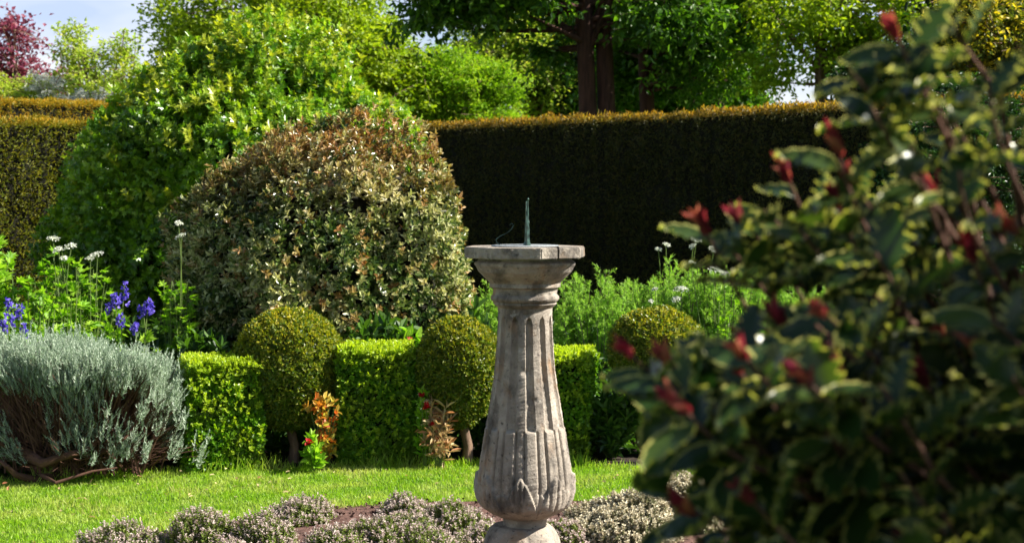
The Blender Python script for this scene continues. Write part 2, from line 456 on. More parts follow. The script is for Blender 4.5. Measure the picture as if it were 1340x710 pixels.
# ------------------------------------------------------------------ the sundial
def sundial():
    px2m = 4.5 / F_PX
    ctr = np.array([SUNX, SUNY, 0.0])
    root = thing('sundial', ctr, 'weathered stone sundial on a fluted baluster pedestal with an octagonal top, standing in the bed', 'sundial')
    Z = lambda py: at(687, py, 4.5)[2]
    prof = [(333, 60), (339.5, 61), (343, 66), (346, 66), (349, 64), (355, 61), (361, 55), (367, 48.5), (370, 46), (371, 46.5), (375, 46.5), (376, 43), (380, 42),
            (384, 42), (387, 44.5), (390, 45), (393, 43.5), (394, 41), (397, 41.5), (400, 38.5), (402, 36), (408, 35.5), (430, 36), (450, 37.2), (480, 39.5),
            (500, 42), (523, 46), (545, 49.5), (560, 52), (580, 55.3), (600, 58.5), (615, 60.7), (628, 61.8), (640, 61.6), (650, 59.5), (658, 55.5),
            (664, 50.5), (669, 44), (673, 36), (675, 29.5), (679, 28.5), (686, 28.5), (690, 28)]
    py = np.array([p_[0] for p_ in prof], float); pr = np.array([p_[1] for p_ in prof], float)
    ys = np.concatenate([np.linspace(334, 410, 100), np.linspace(411, 690, 230)])
    rs = np.interp(ys, py, pr)
    # soften the straight runs of the shaft
    ker = np.ones(7) / 7; rs2 = np.convolve(np.pad(rs, 3, 'edge'), ker, 'valid'); rs = np.where((ys > 412) & (ys < 668), rs2, rs)
    nt_ = 360
    th = np.arange(nt_) * 2 * np.pi / nt_          # 0 = towards the camera, positive to the right
    YY, TH = np.meshgrid(ys, th, indexing='ij')
    RR = np.repeat(rs[:, None], nt_, 1)
    per = R(30)
    u = ((TH - R(8)) / per + .5) % 1 - .5
    # flutes with arched heads
    top = np.clip((YY - 413) / 14, 0, 1); w = .25 * np.sqrt(1 - (1 - top) ** 2) + 1e-4
    flute = np.where(np.abs(u) < w, np.sqrt(np.clip(1 - (u / w) ** 2, 0, 1)), 0) * np.clip((YY - 411) / 5, 0, 1)
    low = np.clip((YY - 556) / 3.0, 0, 1)
    RR = RR - 5.0 * flute * (1 - low) * (YY > 411)
    # cabled lower flutes: raised tongues with narrow grooves each side
    cab = np.exp(-((np.abs(u) - .30) / .055) ** 2)
    fade = low * np.clip((660 - YY) / 25, 0, 1)
    RR = RR - 3.0 * cab * fade + .9 * low * np.clip((632 - YY) / 8, 0, 1) * (np.abs(u) < .27)
    # ring of pointed leaves round the bulb
    v = ((TH - R(-6)) / R(45) + .5) % 1 - .5
    v2 = ((TH - R(16.5)) / R(45) + .5) % 1 - .5
    tip1 = 664 - 50 * (1 - (np.abs(v) * 2) ** 1.5)
    tip2 = 664 - 30 * (1 - (np.abs(v2) * 2) ** 1.5)
    in1 = np.clip((YY - tip1) / 3, 0, 1) * (YY > 560); in2 = np.clip((YY - tip2) / 3, 0, 1) * (YY > 560)
    leafh = np.maximum(in1 * (4.2 - 2.2 * np.exp(-(v / .035) ** 2) + 1.5 * np.cos(v * 3.1)), in2 * 1.8)
    RR = RR + leafh * np.clip((672 - YY) / 14, 0, 1) * (YY > 560)
    # chips and wear
    rr_ = np.random.default_rng(5)
    wear = np.zeros_like(RR)
    for _ in range(40):
        a0, y0 = rr_.random() * 6.283, rr_.uniform(345, 672); s0 = rr_.uniform(2, 6); d0 = rr_.uniform(.5, 2.2)
        da = (TH - a0 + np.pi) % (2 * np.pi) - np.pi
        wear += d0 * np.exp(-((da * RR / s0) ** 2 + ((YY - y0) / s0) ** 2))
    for f_ in (3, 7, 15):
        wear += .25 * np.sin(TH * f_ + YY * .05 * f_ + f_) * np.sin(YY * .04 * f_ + f_)
    RR = RR - wear
    zz = np.array([Z(v_) for v_ in ys])
    Vv = np.stack([np.sin(TH) * RR * px2m, -np.cos(TH) * RR * px2m, np.repeat(zz[:, None], nt_, 1)], -1)

    def grid(Vv, r0, r1):
        A = Vv[r0:r1]; k_ = len(A); i = np.arange(k_ - 1)[:, None] * nt_; j = np.arange(nt_)[None]; j2 = (j + 1) % nt_
        g_ = Geo(); g_.add(A.reshape(-1, 3), np.stack([i + j, i + nt_ + j, i + nt_ + j2, i + j2], -1).reshape(-1, 4))
        return g_
    cut = int(np.searchsorted(ys, 402))
    for nm, a_, b_ in (('capital', 0, cut + 1), ('shaft', cut, len(ys))):
        o = grid(Vv, a_, b_).build(nm, M['stone'], root, smooth=True)
        ms = o.modifiers.new('e', 'EDGE_SPLIT'); ms.split_angle = R(38)
    # base block: rounded worn drum on a square plinth
    bp = [(684.5, 0.5), (684.6, 30), (686, 37), (690, 42), (697, 46), (706, 49), (716, 51), (730, 52), (738, 52), (739, 58)]
    by = np.linspace(684.5, 739, 70); br = np.interp(by, [q[0] for q in bp], [q[1] for q in bp])
    Y2, T2 = np.meshgrid(by, th, indexing='ij'); R2 = np.repeat(br[:, None], nt_, 1)
    R2 = R2 * (1 - .03 * np.sin(T2 * 3 + Y2 * .06) - .02 * np.sin(T2 * 7 - Y2 * .1)) - np.clip(Y2 - 688, 0, 9) / 9 * 1.5 * np.exp(-((((T2 / R(60)) + .35) % 1 - .5) / .07) ** 2)
    V2 = np.stack([np.sin(T2) * R2 * px2m - .008, -np.cos(T2) * R2 * px2m, np.repeat(np.array([Z(v_) for v_ in by])[:, None], nt_, 1)], -1)
    grid(V2, 0, len(by)).build('pedestal_foot', M['stone'], root, smooth=True)
    bm = bmesh.new(); zt = Z(738)
    bmesh.ops.create_cube(bm, size=1, matrix=Matrix.Translation((-.008, 0, zt / 2)) @ Matrix.Diagonal((.31, .31, zt, 1)))
    bmesh.ops.bevel(bm, geom=bm.edges[:], offset=.012, segments=2, affect='EDGES')
    me = bpy.data.meshes.new('plinth'); bm.to_mesh(me); bm.free(); me.materials.append(M['stone'])
    o = bpy.data.objects.new('plinth', me); C.objects.link(o); o.parent = root
    # octagonal top in two stones, split by an open joint
    Rp = 81.5 * px2m; zt, zb = at(687, 324.5, 4.34)[2], at(687, 339.5, 4.34)[2]
    angs = [R(14 + 45 * i) for i in range(8)]
    poly = [(math.sin(a_) * Rp, -math.cos(a_) * Rp) for a_ in angs]
    xs = 41.5 * px2m; gap = .0012

    def clip(poly, x0, keep_right):
        outp = []
        for i in range(len(poly)):
            a_, b_ = poly[i], poly[(i + 1) % len(poly)]
            ia, ib = (a_[0] > x0) == keep_right, (b_[0] > x0) == keep_right
            if ia: outp.append(a_)
            if ia != ib:
                t_ = (x0 - a_[0]) / (b_[0] - a_[0]); outp.append((x0, a_[1] + t_ * (b_[1] - a_[1])))
        return outp
    for i, q in enumerate((clip(poly, xs - gap, False), clip(poly, xs + gap, True))):
        bm = bmesh.new(); f = bm.faces.new([bm.verts.new((a_, b_, zb)) for a_, b_ in q])
        ex_ = bmesh.ops.extrude_face_region(bm, geom=[f]); vs = [v_ for v_ in ex_['geom'] if isinstance(v_, bmesh.types.BMVert)]
        bmesh.ops.translate(bm, verts=vs, vec=(0, 0, zt - zb))
        bmesh.ops.recalc_face_normals(bm, faces=bm.faces[:])
        bmesh.ops.bevel(bm, geom=bm.edges[:], offset=.0028, segments=2, affect='EDGES')
        bmesh.ops.triangulate(bm, faces=bm.faces[:])
        for _ in range(4):
            es = [e for e in bm.edges if e.calc_length() > .012]
            if es: bmesh.ops.subdivide_edges(bm, edges=es, cuts=1)
            bmesh.ops.triangulate(bm, faces=bm.faces[:])
        for v_ in bm.verts:
            c_ = v_.co; s0 = math.sin(c_.x * 95 + 1) * math.sin(c_.y * 83) * math.sin(c_.z * 140 + 2) * .0012 + math.sin(c_.x * 310 + c_.z * 240) * math.sin(c_.y * 290 + c_.z * 180) * .0007
            rxy = Vector((c_.x, c_.y, 0)); v_.co += rxy.normalized() * s0 if rxy.length > .1 else Vector((0, 0, 0))
        me = bpy.data.meshes.new('top_slab'); bm.to_mesh(me); bm.free(); me.materials.append(M['stone'])
        o = bpy.data.objects.new('top_slab', me); C.objects.link(o); o.parent = root
    # dial and gnomon
    g = Geo(); n0 = 64; t0 = np.arange(n0) * 2 * np.pi / n0
    prof2 = [(.098, 0), (.10, .0015), (.098, .0035), (.094, .004), (.092, .0034), (.07, .0034), (.068, .004), (.066, .004), (.064, .0034), (.0005, .0034)]
    V = np.concatenate([np.stack([np.cos(t0) * a_, np.sin(t0) * a_, np.full(n0, zt + .0003 + b_)], 1) for a_, b_ in prof2]); k_ = len(prof2)
    i = np.arange(k_ - 1)[:, None] * n0; j = np.arange(n0)[None]; j2 = (j + 1) % n0
    g.add(V, np.stack([i + j, i + j2, i + n0 + j2, i + n0 + j], -1).reshape(-1, 4))
    g.build('dial_plate', M['lead'], root)
    # gnomon: a triangular style with scrolled back, seen almost edge on
    g = Geo(); zb2 = zt + .0045; H = .128
    rot = R(95); ca, sa = math.cos(rot), math.sin(rot); ox = .006
    outl = [(-.055, 0), (-.03, .035), (-.008, .075), (.012, H - .01), (.018, H), (.024, H - .004), (.022, H - .02), (.018, .085), (.022, .062), (.034, .05), (.030, .036),
            (.022, .022), (.026, .010), (.04, .0)]

    def ext(outl, thk):
        npt = len(outl); fr = []; bk = []
        for (a_, z_) in outl:
            w_ = thk * (1.25 - .7 * z_ / H)
            for s_, lst in ((1, fr), (-1, bk)):
                lst.append((ox + a_ * ca - s_ * w_ * sa, a_ * sa + s_ * w_ * ca, zb2 + z_))
        Fq = [[q, (q + 1) % npt, npt + (q + 1) % npt, npt + q] for q in range(npt)]
        g.add(fr + bk, Fq)
        cfr = np.mean(fr, 0); cbk = np.mean(bk, 0)
        bm = bmesh.new(); vs = [bm.verts.new(p_) for p_ in fr]; vb = [bm.verts.new(p_) for p_ in bk]
        f1 = bm.faces.new(vs); f2 = bm.faces.new(vb[::-1]); bmesh.ops.triangulate(bm, faces=[f1, f2]); bm.verts.index_update()
        g.add([v_.co[:] for v_ in bm.verts], [[v_.index for v_ in f_.verts] for f_ in bm.faces]); bm.free()
    ext(outl, .0032)
    base = np.array([[ox, 0, zb2], [ox, 0, zb2 + .004]])
    pth = np.array([[[ox, 0, zb2 + z_] for z_ in (0, .004, .010, .02, .034, .05, .06, .066, .075, .1, H, H + .006, H + .010)]])
    pth[0, :, 0] += np.linspace(0, .003, 13)
    tubes(g, pth, np.array([[.012, .011, .006, .005, .0068, .0055, .004, .006, .0035, .0028, .0022, .0036, .001]]), 10)
    g.build('gnomon', M['bronze'], root, smooth=False)
    g = Geo(); q = np.array([[at(a_, b_, 4.5) - ctr for a_, b_ in ((655, 321.5), (650, 317), (649, 313), (655, 308.5), (663, 305), (669, 300), (672, 295), (670, 292), (667, 294))]])
    tubes(g, q, np.array([[.0016, .0015, .0014, .0013, .0012, .0011, .001, .0009, .0008]]), 6)
    g.build('scroll', M['bronze'], root, smooth=True)
    return root


sundial()


# ------------------------------------------------------------------ clipped topiary
def standard(px0, px1, pyt, pyb, trunk, Y, label, n=34000, forks=None):
    s = Y / F_PX; cx = at((px0 + px1) / 2, 400, Y)[0]; base = at(trunk[0], trunk[1], Y)
    zt, zb = at(0, pyt, Y)[2], at(0, pyb, Y)[2]
    root = thing('topiary_standard', (base[0], Y, 0), label, 'topiary', 'ball topiaries on bare trunks')
    c = np.array([cx - base[0], 0, (zt + zb) / 2]); rad = np.array([(px1 - px0) / 2 * s, (px1 - px0) / 2 * s, (zt - zb) / 2])
    lf = lump_fn(int(px0), .035, (3, 6, 12), (1, .5, .5))

    def shp(d):   # broad shoulder, narrower underside
        return lf(d) * (1 + .16 * np.clip(d[:, 2], 0, 1) * (1 - np.abs(d[:, 2])) - .13 * np.clip(-d[:, 2], 0, 1) * (1 - np.clip(-d[:, 2], 0, 1)) * 2)
    g = Geo(); core(g, c, rad * .9, shp, 1, 40, 26)
    P, N, r_ = shell(n, c, rad, rough(shp, 2, .02, 30), .10)
    D = nz(N * .35 + rdir(n) + [0, 0, .25])
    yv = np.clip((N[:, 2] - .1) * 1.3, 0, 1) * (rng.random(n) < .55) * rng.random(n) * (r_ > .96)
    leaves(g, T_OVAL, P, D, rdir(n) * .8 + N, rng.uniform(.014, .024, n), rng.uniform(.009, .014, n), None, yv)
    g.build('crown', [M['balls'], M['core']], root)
    g = Geo(); top = c + [0, 0, -rad[2] * .6]
    for fx in (forks or [(0, 0)]):
        pth = np.array([[[fx[0], fx[1], -.01], [fx[0] * .9 + .006, fx[1], top[2] * .3], [fx[0] * .8 + .014 * np.sign(top[0] + .01), fx[1], top[2] * .62], [top[0] * .8 + fx[0] * .6, 0, top[2]]]])
        rr = .023 if not forks else .012
        tubes(g, pth, np.array([[rr * 1.3, rr, rr * .92, rr]]), 10)
    for q in rdir(7):
        tubes(g, np.array([[top * .82, c + q * rad * .6]]), np.array([[.010, .005]]), 5)
    g.build('trunk', M['bark'], root, smooth=True)


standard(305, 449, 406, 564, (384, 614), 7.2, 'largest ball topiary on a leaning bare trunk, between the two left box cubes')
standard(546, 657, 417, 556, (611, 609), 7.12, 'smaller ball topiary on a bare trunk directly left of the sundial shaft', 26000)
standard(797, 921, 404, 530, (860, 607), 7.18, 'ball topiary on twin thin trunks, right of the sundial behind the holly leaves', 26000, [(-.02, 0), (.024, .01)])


def clump_box(name, c, size, rz, mat, n, Ls, Ws, label, cat, group=None, young_top=.8, core_in=.03, seed=1, T=T_OVAL, wave=.012, topmat=None, outw=.3, face_young=0., streak=0., rnd_pow=1., skip=()):
    """A clipped block: dark twiggy core with small leaves over sides and top."""
    sx, sy, sz = size; r0 = np.random.default_rng(seed)
    ph = r0.random(8) * 6.28; sgx = np.arange(-12, 12, .035); sgv = r0.normal(size=len(sgx)) * .5

    def wob(P):
        s = sum(np.sin(P @ (r0v * fr) + p_) for r0v, fr, p_ in zip(dirs, (4, 7, 11, 17, 25), ph)) / 3
        return (s + .55 * np.sin(P[:, 0] * 61 + P[:, 2] * 23) * np.sin(P[:, 1] * 57 + P[:, 2] * 71 + 1)) * wave + streak * (np.interp(P[:, 0], sgx, sgv) + .5 * np.interp(P[:, 0] * 3.1 + P[:, 2] * .2, sgx, sgv))
    dirs = nz(r0.normal(size=(5, 3)))
    areas = {'f': sx * sz, 'b': sx * sz, 'l': sy * sz, 'r': sy * sz, 't': sx * sy}
    for s_ in skip: areas.pop(s_)
    tot = sum(areas.values()); g = Geo()
    for fc, ar in areas.items():
        k_ = int(n * ar / tot); u, v = rng.uniform(-.5, .5, k_), rng.random(k_)
        dep = rng.random(k_) ** 2 * .05
        if fc == 'f': P = np.stack([u * sx, -sy / 2 + dep, v * sz], 1); N = np.array([0, -1., 0])
        if fc == 'b': P = np.stack([u * sx, sy / 2 - dep, v * sz], 1); N = np.array([0, 1., 0])
        if fc == 'l': P = np.stack([-sx / 2 + dep, u * sy, v * sz], 1); N = np.array([-1., 0, 0])
        if fc == 'r': P = np.stack([sx / 2 - dep, u * sy, v * sz], 1); N = np.array([1., 0, 0])
        if fc == 't': P = np.stack([u * sx, (v - .5) * sy, np.full(k_, sz) - dep], 1); N = np.array([0, 0, 1.])
        P = P + N * wob(P)[:, None]
        # rounded arrises
        D = nz(N * outw + rdir(k_) * .9 + [0, 0, .25])
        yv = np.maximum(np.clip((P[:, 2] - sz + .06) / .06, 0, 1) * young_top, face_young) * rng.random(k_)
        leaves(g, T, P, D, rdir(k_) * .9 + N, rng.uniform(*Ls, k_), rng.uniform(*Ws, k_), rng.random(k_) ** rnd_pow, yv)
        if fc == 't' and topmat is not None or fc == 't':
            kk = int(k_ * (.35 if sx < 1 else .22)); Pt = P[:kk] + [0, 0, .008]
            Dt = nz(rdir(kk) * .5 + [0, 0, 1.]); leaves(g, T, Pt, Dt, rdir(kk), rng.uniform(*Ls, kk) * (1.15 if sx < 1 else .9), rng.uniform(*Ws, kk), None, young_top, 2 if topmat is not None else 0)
    if sx < 1:
        k_ = 260; P = np.stack([rng.uniform(-.5, .5, k_) * sx, rng.uniform(-.5, .5, k_) * sy, np.full(k_, sz - .005)], 1)
        side = rng.random(k_) < .5; P[side, 1] = -sy / 2; P[side, 2] = rng.random(side.sum()) ** .6 * sz
        A = nz(np.where(side[:, None], [0, -.7, .7], [0, 0, 1.]) + rdir(k_) * .3)
        for t in (.005, .015, .026): whorls(g, T_OVAL, P + A * t, A, 3, 1.0, .018, .011, .3, None, .6)
    # core
    q = core_in; nx = max(2, int(sx / .08)); 
    bm = bmesh.new(); bmesh.ops.create_cube(bm, size=1, matrix=Matrix.Translation((0, 0, (sz - q) / 2)) @ Matrix.Diagonal((sx - 2 * q, sy - 2 * q, sz - q, 1)))
    bm.verts.index_update(); g.add([v_.co[:] for v_ in bm.verts], [[v_.index for v_ in f.verts] for f in bm.faces], .3, 0, 1); bm.free()
    mats = [mat, M['core']] + ([topmat] if topmat is not None else [])
    o = g.build(name, mats); o.location = c; o.rotation_euler = (0, 0, rz)
    return tag(o, label, cat, group)


gp = 'clipped box cubes between the ball topiaries'
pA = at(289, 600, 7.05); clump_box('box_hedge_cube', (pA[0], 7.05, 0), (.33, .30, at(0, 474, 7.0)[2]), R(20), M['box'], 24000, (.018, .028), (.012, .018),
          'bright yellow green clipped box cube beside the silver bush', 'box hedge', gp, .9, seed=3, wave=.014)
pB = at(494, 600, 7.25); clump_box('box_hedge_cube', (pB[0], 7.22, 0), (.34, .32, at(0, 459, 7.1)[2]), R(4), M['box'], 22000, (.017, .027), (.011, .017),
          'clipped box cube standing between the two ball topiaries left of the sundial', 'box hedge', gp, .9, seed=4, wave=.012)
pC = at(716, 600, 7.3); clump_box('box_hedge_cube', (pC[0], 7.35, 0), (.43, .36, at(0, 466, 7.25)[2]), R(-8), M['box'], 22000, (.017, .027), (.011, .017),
          'clipped box cube half hidden behind the right side of the sundial shaft', 'box hedge', gp, .9, seed=5, wave=.012)


# ------------------------------------------------------------------ tall yew hedges
def hedge(a, b, h, thick, label, mat, dens, young, seed, name='yew_hedge', skip=(), fy=0.):
    a, b = np.array(a), np.array(b); mid = (a + b) / 2; L_ = np.linalg.norm(b - a); rz = math.atan2(b[1] - a[1], b[0] - a[0])
    nrm = np.array([-math.sin(rz), math.cos(rz)]); mid = mid + nrm * thick / 2
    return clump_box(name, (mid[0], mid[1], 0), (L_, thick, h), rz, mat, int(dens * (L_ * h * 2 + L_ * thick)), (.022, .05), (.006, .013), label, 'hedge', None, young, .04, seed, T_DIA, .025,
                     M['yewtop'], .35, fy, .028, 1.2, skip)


Ya, Yb = 15.1, 11.35
hA, hB = at(545, 161, Ya), at(1172, 129, Yb)
hh = at(560, 163, Ya)[2] - .02
dirv = (hB - hA)[:2] / np.linalg.norm((hB - hA)[:2])
hedge(hA[:2] - dirv * .9, hB[:2] + dirv * 2.2, hh, .7, 'long dark clipped yew hedge with an orange lit top running behind the sundial', M['yew'], 4200, .75, 11, skip=('b',))
l0, l1 = at(-160, 155, 11.6), at(150, 158, 12.5)
hedge(l0[:2], l1[:2], at(40, 156, 11.95)[2], .8, 'green clipped yew hedge at the left edge, in front of the taller one', M['yewleft'], 5200, .8, 12, skip=('b',), fy=.15)
l0, l1 = at(-160, 132, 15.2), at(330, 132, 17.5)
hedge(l0[:2], l1[:2], at(60, 133, 16.2)[2], .8, 'taller clipped hedge with orange face seen over the left hedge', M['yewleft'], 4500, 1.0, 13, skip=('b',), fy=.95)


# ------------------------------------------------------------------ big shrubs
def branches_to(g, base, tips, r0, r1, k=6, up=np.array([0, 0, 1.]), bend=.06, sides=5):
    n = len(tips); p = curve(np.broadcast_to(base, tips.shape) + rng.normal(size=tips.shape) * [r0, r0, 0], tips, k, 0, bend, up)
    t = np.linspace(0, 1, k)[None]
    tubes(g, p, r0 * (1 - t) + r1 * t + np.zeros((n, 1)), sides)


# variegated round shrub
Y = 8.75; bx = at(430, 330, Y)
root = thing('variegated_shrub', (bx[0], Y, 0), 'large rounded variegated shrub with cream edged leaves and coppery young tips', 'shrub')
zc = at(0, 365, Y)[2]; zt = at(0, 180, Y)[2]
fn = lump_fn(21, .10, (2.5, 6, 12), (1, .9, .7)); c = np.array([0, 0, zc]); rad = np.array([.83, .80, zt - zc]); 
fn2 = lambda d: fn(d) * (1 + .10 * np.clip(-d[:, 2], 0, 1))
g = Geo(); core(g, c, rad * .78, fn2, 1, zmin=.12)
fn3 = rough(fn2, 3, .05, 20); n = 11500; P, N, r_ = shell(n, c, rad, fn3, .22, .06); n = len(P)
A = nz(N + rdir(n) * .35 + [0, 0, .35])
tone = np.clip(.52 + .22 * np.sin(P @ [5, 4, 7.]) + rng.normal(size=n) * .2, 0, 1)
yv = np.clip((P[:, 2] - 1.1) / .45, 0, 1) * (rng.random(n) < .8) + (rng.random(n) < .05)
whorls(g, T_OVAL, P, A, 8, 1.2, .038, .017, .25, tone, np.clip(yv, 0, 1) * rng.uniform(.3, .95, n), 0, .004)
n = 330; P, N, q = shell(n, c, rad, fn3, .03, .4); n = len(P); E = nz(N + rdir(n) * .3 + [0, 0, .7])
for t in (.02, .045, .07):
    whorls(g, T_OVAL, P + E * t, E, 4, 1.1, .036, .016, .3, np.full(n, .7), rng.random(n) * .8)
g.build('foliage', [M['varieg'], M['core']], root)
g = Geo(); tips = c + rdir(40) * rad * .75; tips[:, 2] = np.abs(tips[:, 2] - .3) + .3
branches_to(g, np.array([0, 0, 0]), tips, .03, .008); g.build('stem', M['bark'], root)

# big green shrub behind it
Y = 10.9; bx = at(325, 330, Y)
root = thing('glossy_leaved_shrub', (bx[0], Y, 0), 'very large glossy green leafy shrub towering behind the variegated shrub', 'shrub')
g = Geo()
blobs = [((.0, 0, 1.20), (1.10, 1.05, 1.22), 1.0, 22), ((.36, .1, 1.05), (.82, .9, 1.0), .6, 23), ((-.50, -.1, .80), (.84, .9, .95), .6, 24), ((-.15, 0, 1.62), (.72, .6, .66), .45, 25), ((.50, .15, 1.50), (.62, .6, .62), .4, 26)]
for c_, r_, wgt, sd in blobs:
    fn = lump_fn(sd, .14, (3, 6, 12), (1, .9, .6)); c_ = np.array(c_); rd = np.array(r_)
    core(g, c_, rd * .76, fn, 1, zmin=.05)
    n = int(15000 * wgt); P, N, q = shell(n, c_, rd, rough(fn, sd + 9, .055, 17), .24, .1); n = len(P)
    k = np.ones(n, bool)
    for c2, r2, w2, s2 in blobs:
        if s2 != sd: k &= (((P - np.array(c2)) / (np.array(r2) * .85)) ** 2).sum(1) > 1
    P, N = P[k], N[k]; n = len(P)
    A = nz(N * .9 + rdir(n) * .5 + [0, 0, .3])
    tone = np.clip(.45 + .25 * np.sin(P @ [3.4, 5, 6.]) + rng.normal(size=n) * .22, 0, 1)
    yv = np.clip((P[:, 2] - 1.3) / .9, 0, 1) * (rng.random(n) < .4) * rng.uniform(.1, .6, n)
    whorls(g, T_LOBE, P, A, 6, 1.25, .050, .038, .35, tone, yv, 0, .012)
# loose young shoots breaking the outline
n = 260; fn = lump_fn(22, .09, (3, 6, 12), (1, .9, .6)); P, N, q = shell(n, blobs[0][0], blobs[0][1], fn, .02, 1.0); n = len(P)
E = P + nz(N + [0, 0, .8]) * rng.uniform(.05, .16, n)[:, None]
for t in (.35, .65, 1.0):
    whorls(g, T_LOBE, P + (E - P) * t, nz(E - P), 3, 1.1, .06, .045, .3, np.full(n, .8), .55)
g.build('foliage', [M['bigshrub'], M['core']], root)
g = Geo(); tips = np.array([0, 0, 1.1]) + rdir(40) * [.9, .8, .9]; tips[:, 2] = np.abs(tips[:, 2]) + .2
branches_to(g, np.array([0, 0, 0.]), tips, .04, .01); g.build('stem', M['bark'], root)


# ------------------------------------------------------------------ silver bush
def silver_bush():
    Y = 6.86; c = at(112, 600, Y)
    root = thing('silver_bush', (c[0], Y, 0), 'wide silver grey bush with bare red brown woody stems at the lawn edge', 'shrub')
    gs, gf = Geo(), Geo()
    n = 2100
    d = rdir(n * 3); d = d[d[:, 2] > -.12][:n]; n = len(d)
    fn = lump_fn(31, .13, (3, 6, 11), (1, .9, .5))
    rr = rng.uniform(.74, 1.08, n)
    sd = rng.random(n) < .33; ang = rng.random(n) * 6.283; q = np.where(sd, rng.uniform(.86, 1, n), np.sqrt(rng.random(n)))
    d = np.stack([np.cos(ang) * q, np.sin(ang) * q, np.where(sd, rng.uniform(-.35, .9, n), 1 - .30 * q ** 4)], 1)
    C0 = np.array([0, 0, .22]); tips = C0 + d * np.array([.46, .36, .33]) * (fn(d) * rr)[:, None]
    tips[:, 2] = np.maximum(tips[:, 2], .07)
    # a few arms hang low at the right side
    base = np.stack([rng.normal(size=n) * .10 + tips[:, 0] * .25, rng.normal(size=n) * .07 + tips[:, 1] * .2, np.full(n, .03)], 1)
    pth = curve(base, tips, 6, 0, .05, np.array([0, 0, .25])); t = np.linspace(0, 1, 6)[None]
    tubes(gs, pth, (.0035 * (1 - t) + .0012 * t) * rng.uniform(.7, 1.5, (n, 1)), 3)
    # silver shoots: leafy last third, tips turned upward
    k = (d[:, 2] > .74) | ((np.sin(tips @ [13, 5, 6.]) > .1) & (rng.random(n) < .8)) | (rng.random(n) < .48 * np.clip(d[:, 0] * 1.2 + .5, .2, 1.6))
    tp = tips[k]; dr = nz(nz(pth[k][:, -1] - pth[k][:, -2]) * .8 + [0, 0, 1.0]); m_ = len(tp)
    for s in range(3):
        o = rdir(m_) * .022 * (s > 0); L = rng.uniform(.05, .12, m_)
        dd = nz(dr + rdir(m_) * (.2 + .3 * (s > 0)) + [0, 0, .25])
        for q in range(9):
            f = q / 8
            whorls(gf, T_BLADE, tp + o - dr * .05 + dd * (L * f)[:, None], dd, 4, 1.05 - .4 * f, .021 * (1.15 - .5 * f), .0036, .3)
    # woody limbs sprawling at the foot
    limbs = np.array([[[-.02, -.1, .0], [-.12, -.26, .04], [-.02, -.38, .03], [.12, -.33, .07], [.22, -.3, .08]],
                      [[-.1, -.05, .02], [-.2, -.2, .12], [-.1, -.3, .1], [.0, -.28, .13], [.1, -.26, .16]],
                      [[.0, -.05, .02], [.05, -.15, .1], [.15, -.22, .14], [.24, -.25, .2], [.3, -.22, .28]],
                      [[-.05, 0, .02], [-.2, -.1, .1], [-.3, -.2, .16], [-.36, -.25, .22], [-.4, -.22, .3]],
                      [[-.05, -.1, .0], [-.16, -.24, .015], [-.22, -.3, .05], [-.25, -.32, .09], [-.3, -.3, .12]]])
    tubes(gs, limbs, np.array([[.022, .017, .012, .009, .006]]) * np.array([[.6], [1.7], [.8], [.8], [1.1]]), 8)
    # dry twiglets in the heart
    n = 2600; P = C0 + rdir(n) * [.40, .34, .30] * rng.random((n, 1)) ** .45 * [1, 1, 1]; P = P[P[:, 2] > .03]; n = len(P)
    D = nz(P - [0, 0, -.15] + rdir(n) * .25)
    tubes(gs, np.stack([P, P + D * rng.uniform(.05, .12, (n, 1)) + rdir(n) * .01], 1), .0013, 3)
    gs.build('stem', M['twig_red'], root); gf.build('foliage', M['silver'], root)
    g = Geo(); core(g, (0, .04, .17), (.27, .2, .17), lump_fn(5, .15), 0, zmin=.01); g.build('woody_heart', M['core'], root)


silver_bush()


# ------------------------------------------------------------------ herbs and flowers
def umbel(g, P, A, R_, n=70):
    """flat flower head of many florets"""
    U, V = perp(A[None]); U, V = U[0], V[0]
    q = rng.random(n) * 6.28; r = np.sqrt(rng.random(n)) * R_
    # grouped in small umbellets
    r = np.round(r / (R_ / 3)) * (R_ / 3) + rng.normal(size=n) * R_ * .09; q = np.round(q * 1.6) / 1.6 + rng.normal(size=n) * .1
    pts = P + U * (r * np.cos(q))[:, None] + V * (r * np.sin(q))[:, None] + A * (.25 * R_ * (1 - (r / R_) ** 2))[:, None]
    leaves(g, T_OVAL, pts, rdir(n), A + rdir(n) * .5, .0085, .0085, None, 0, 0)
    return pts[::6]


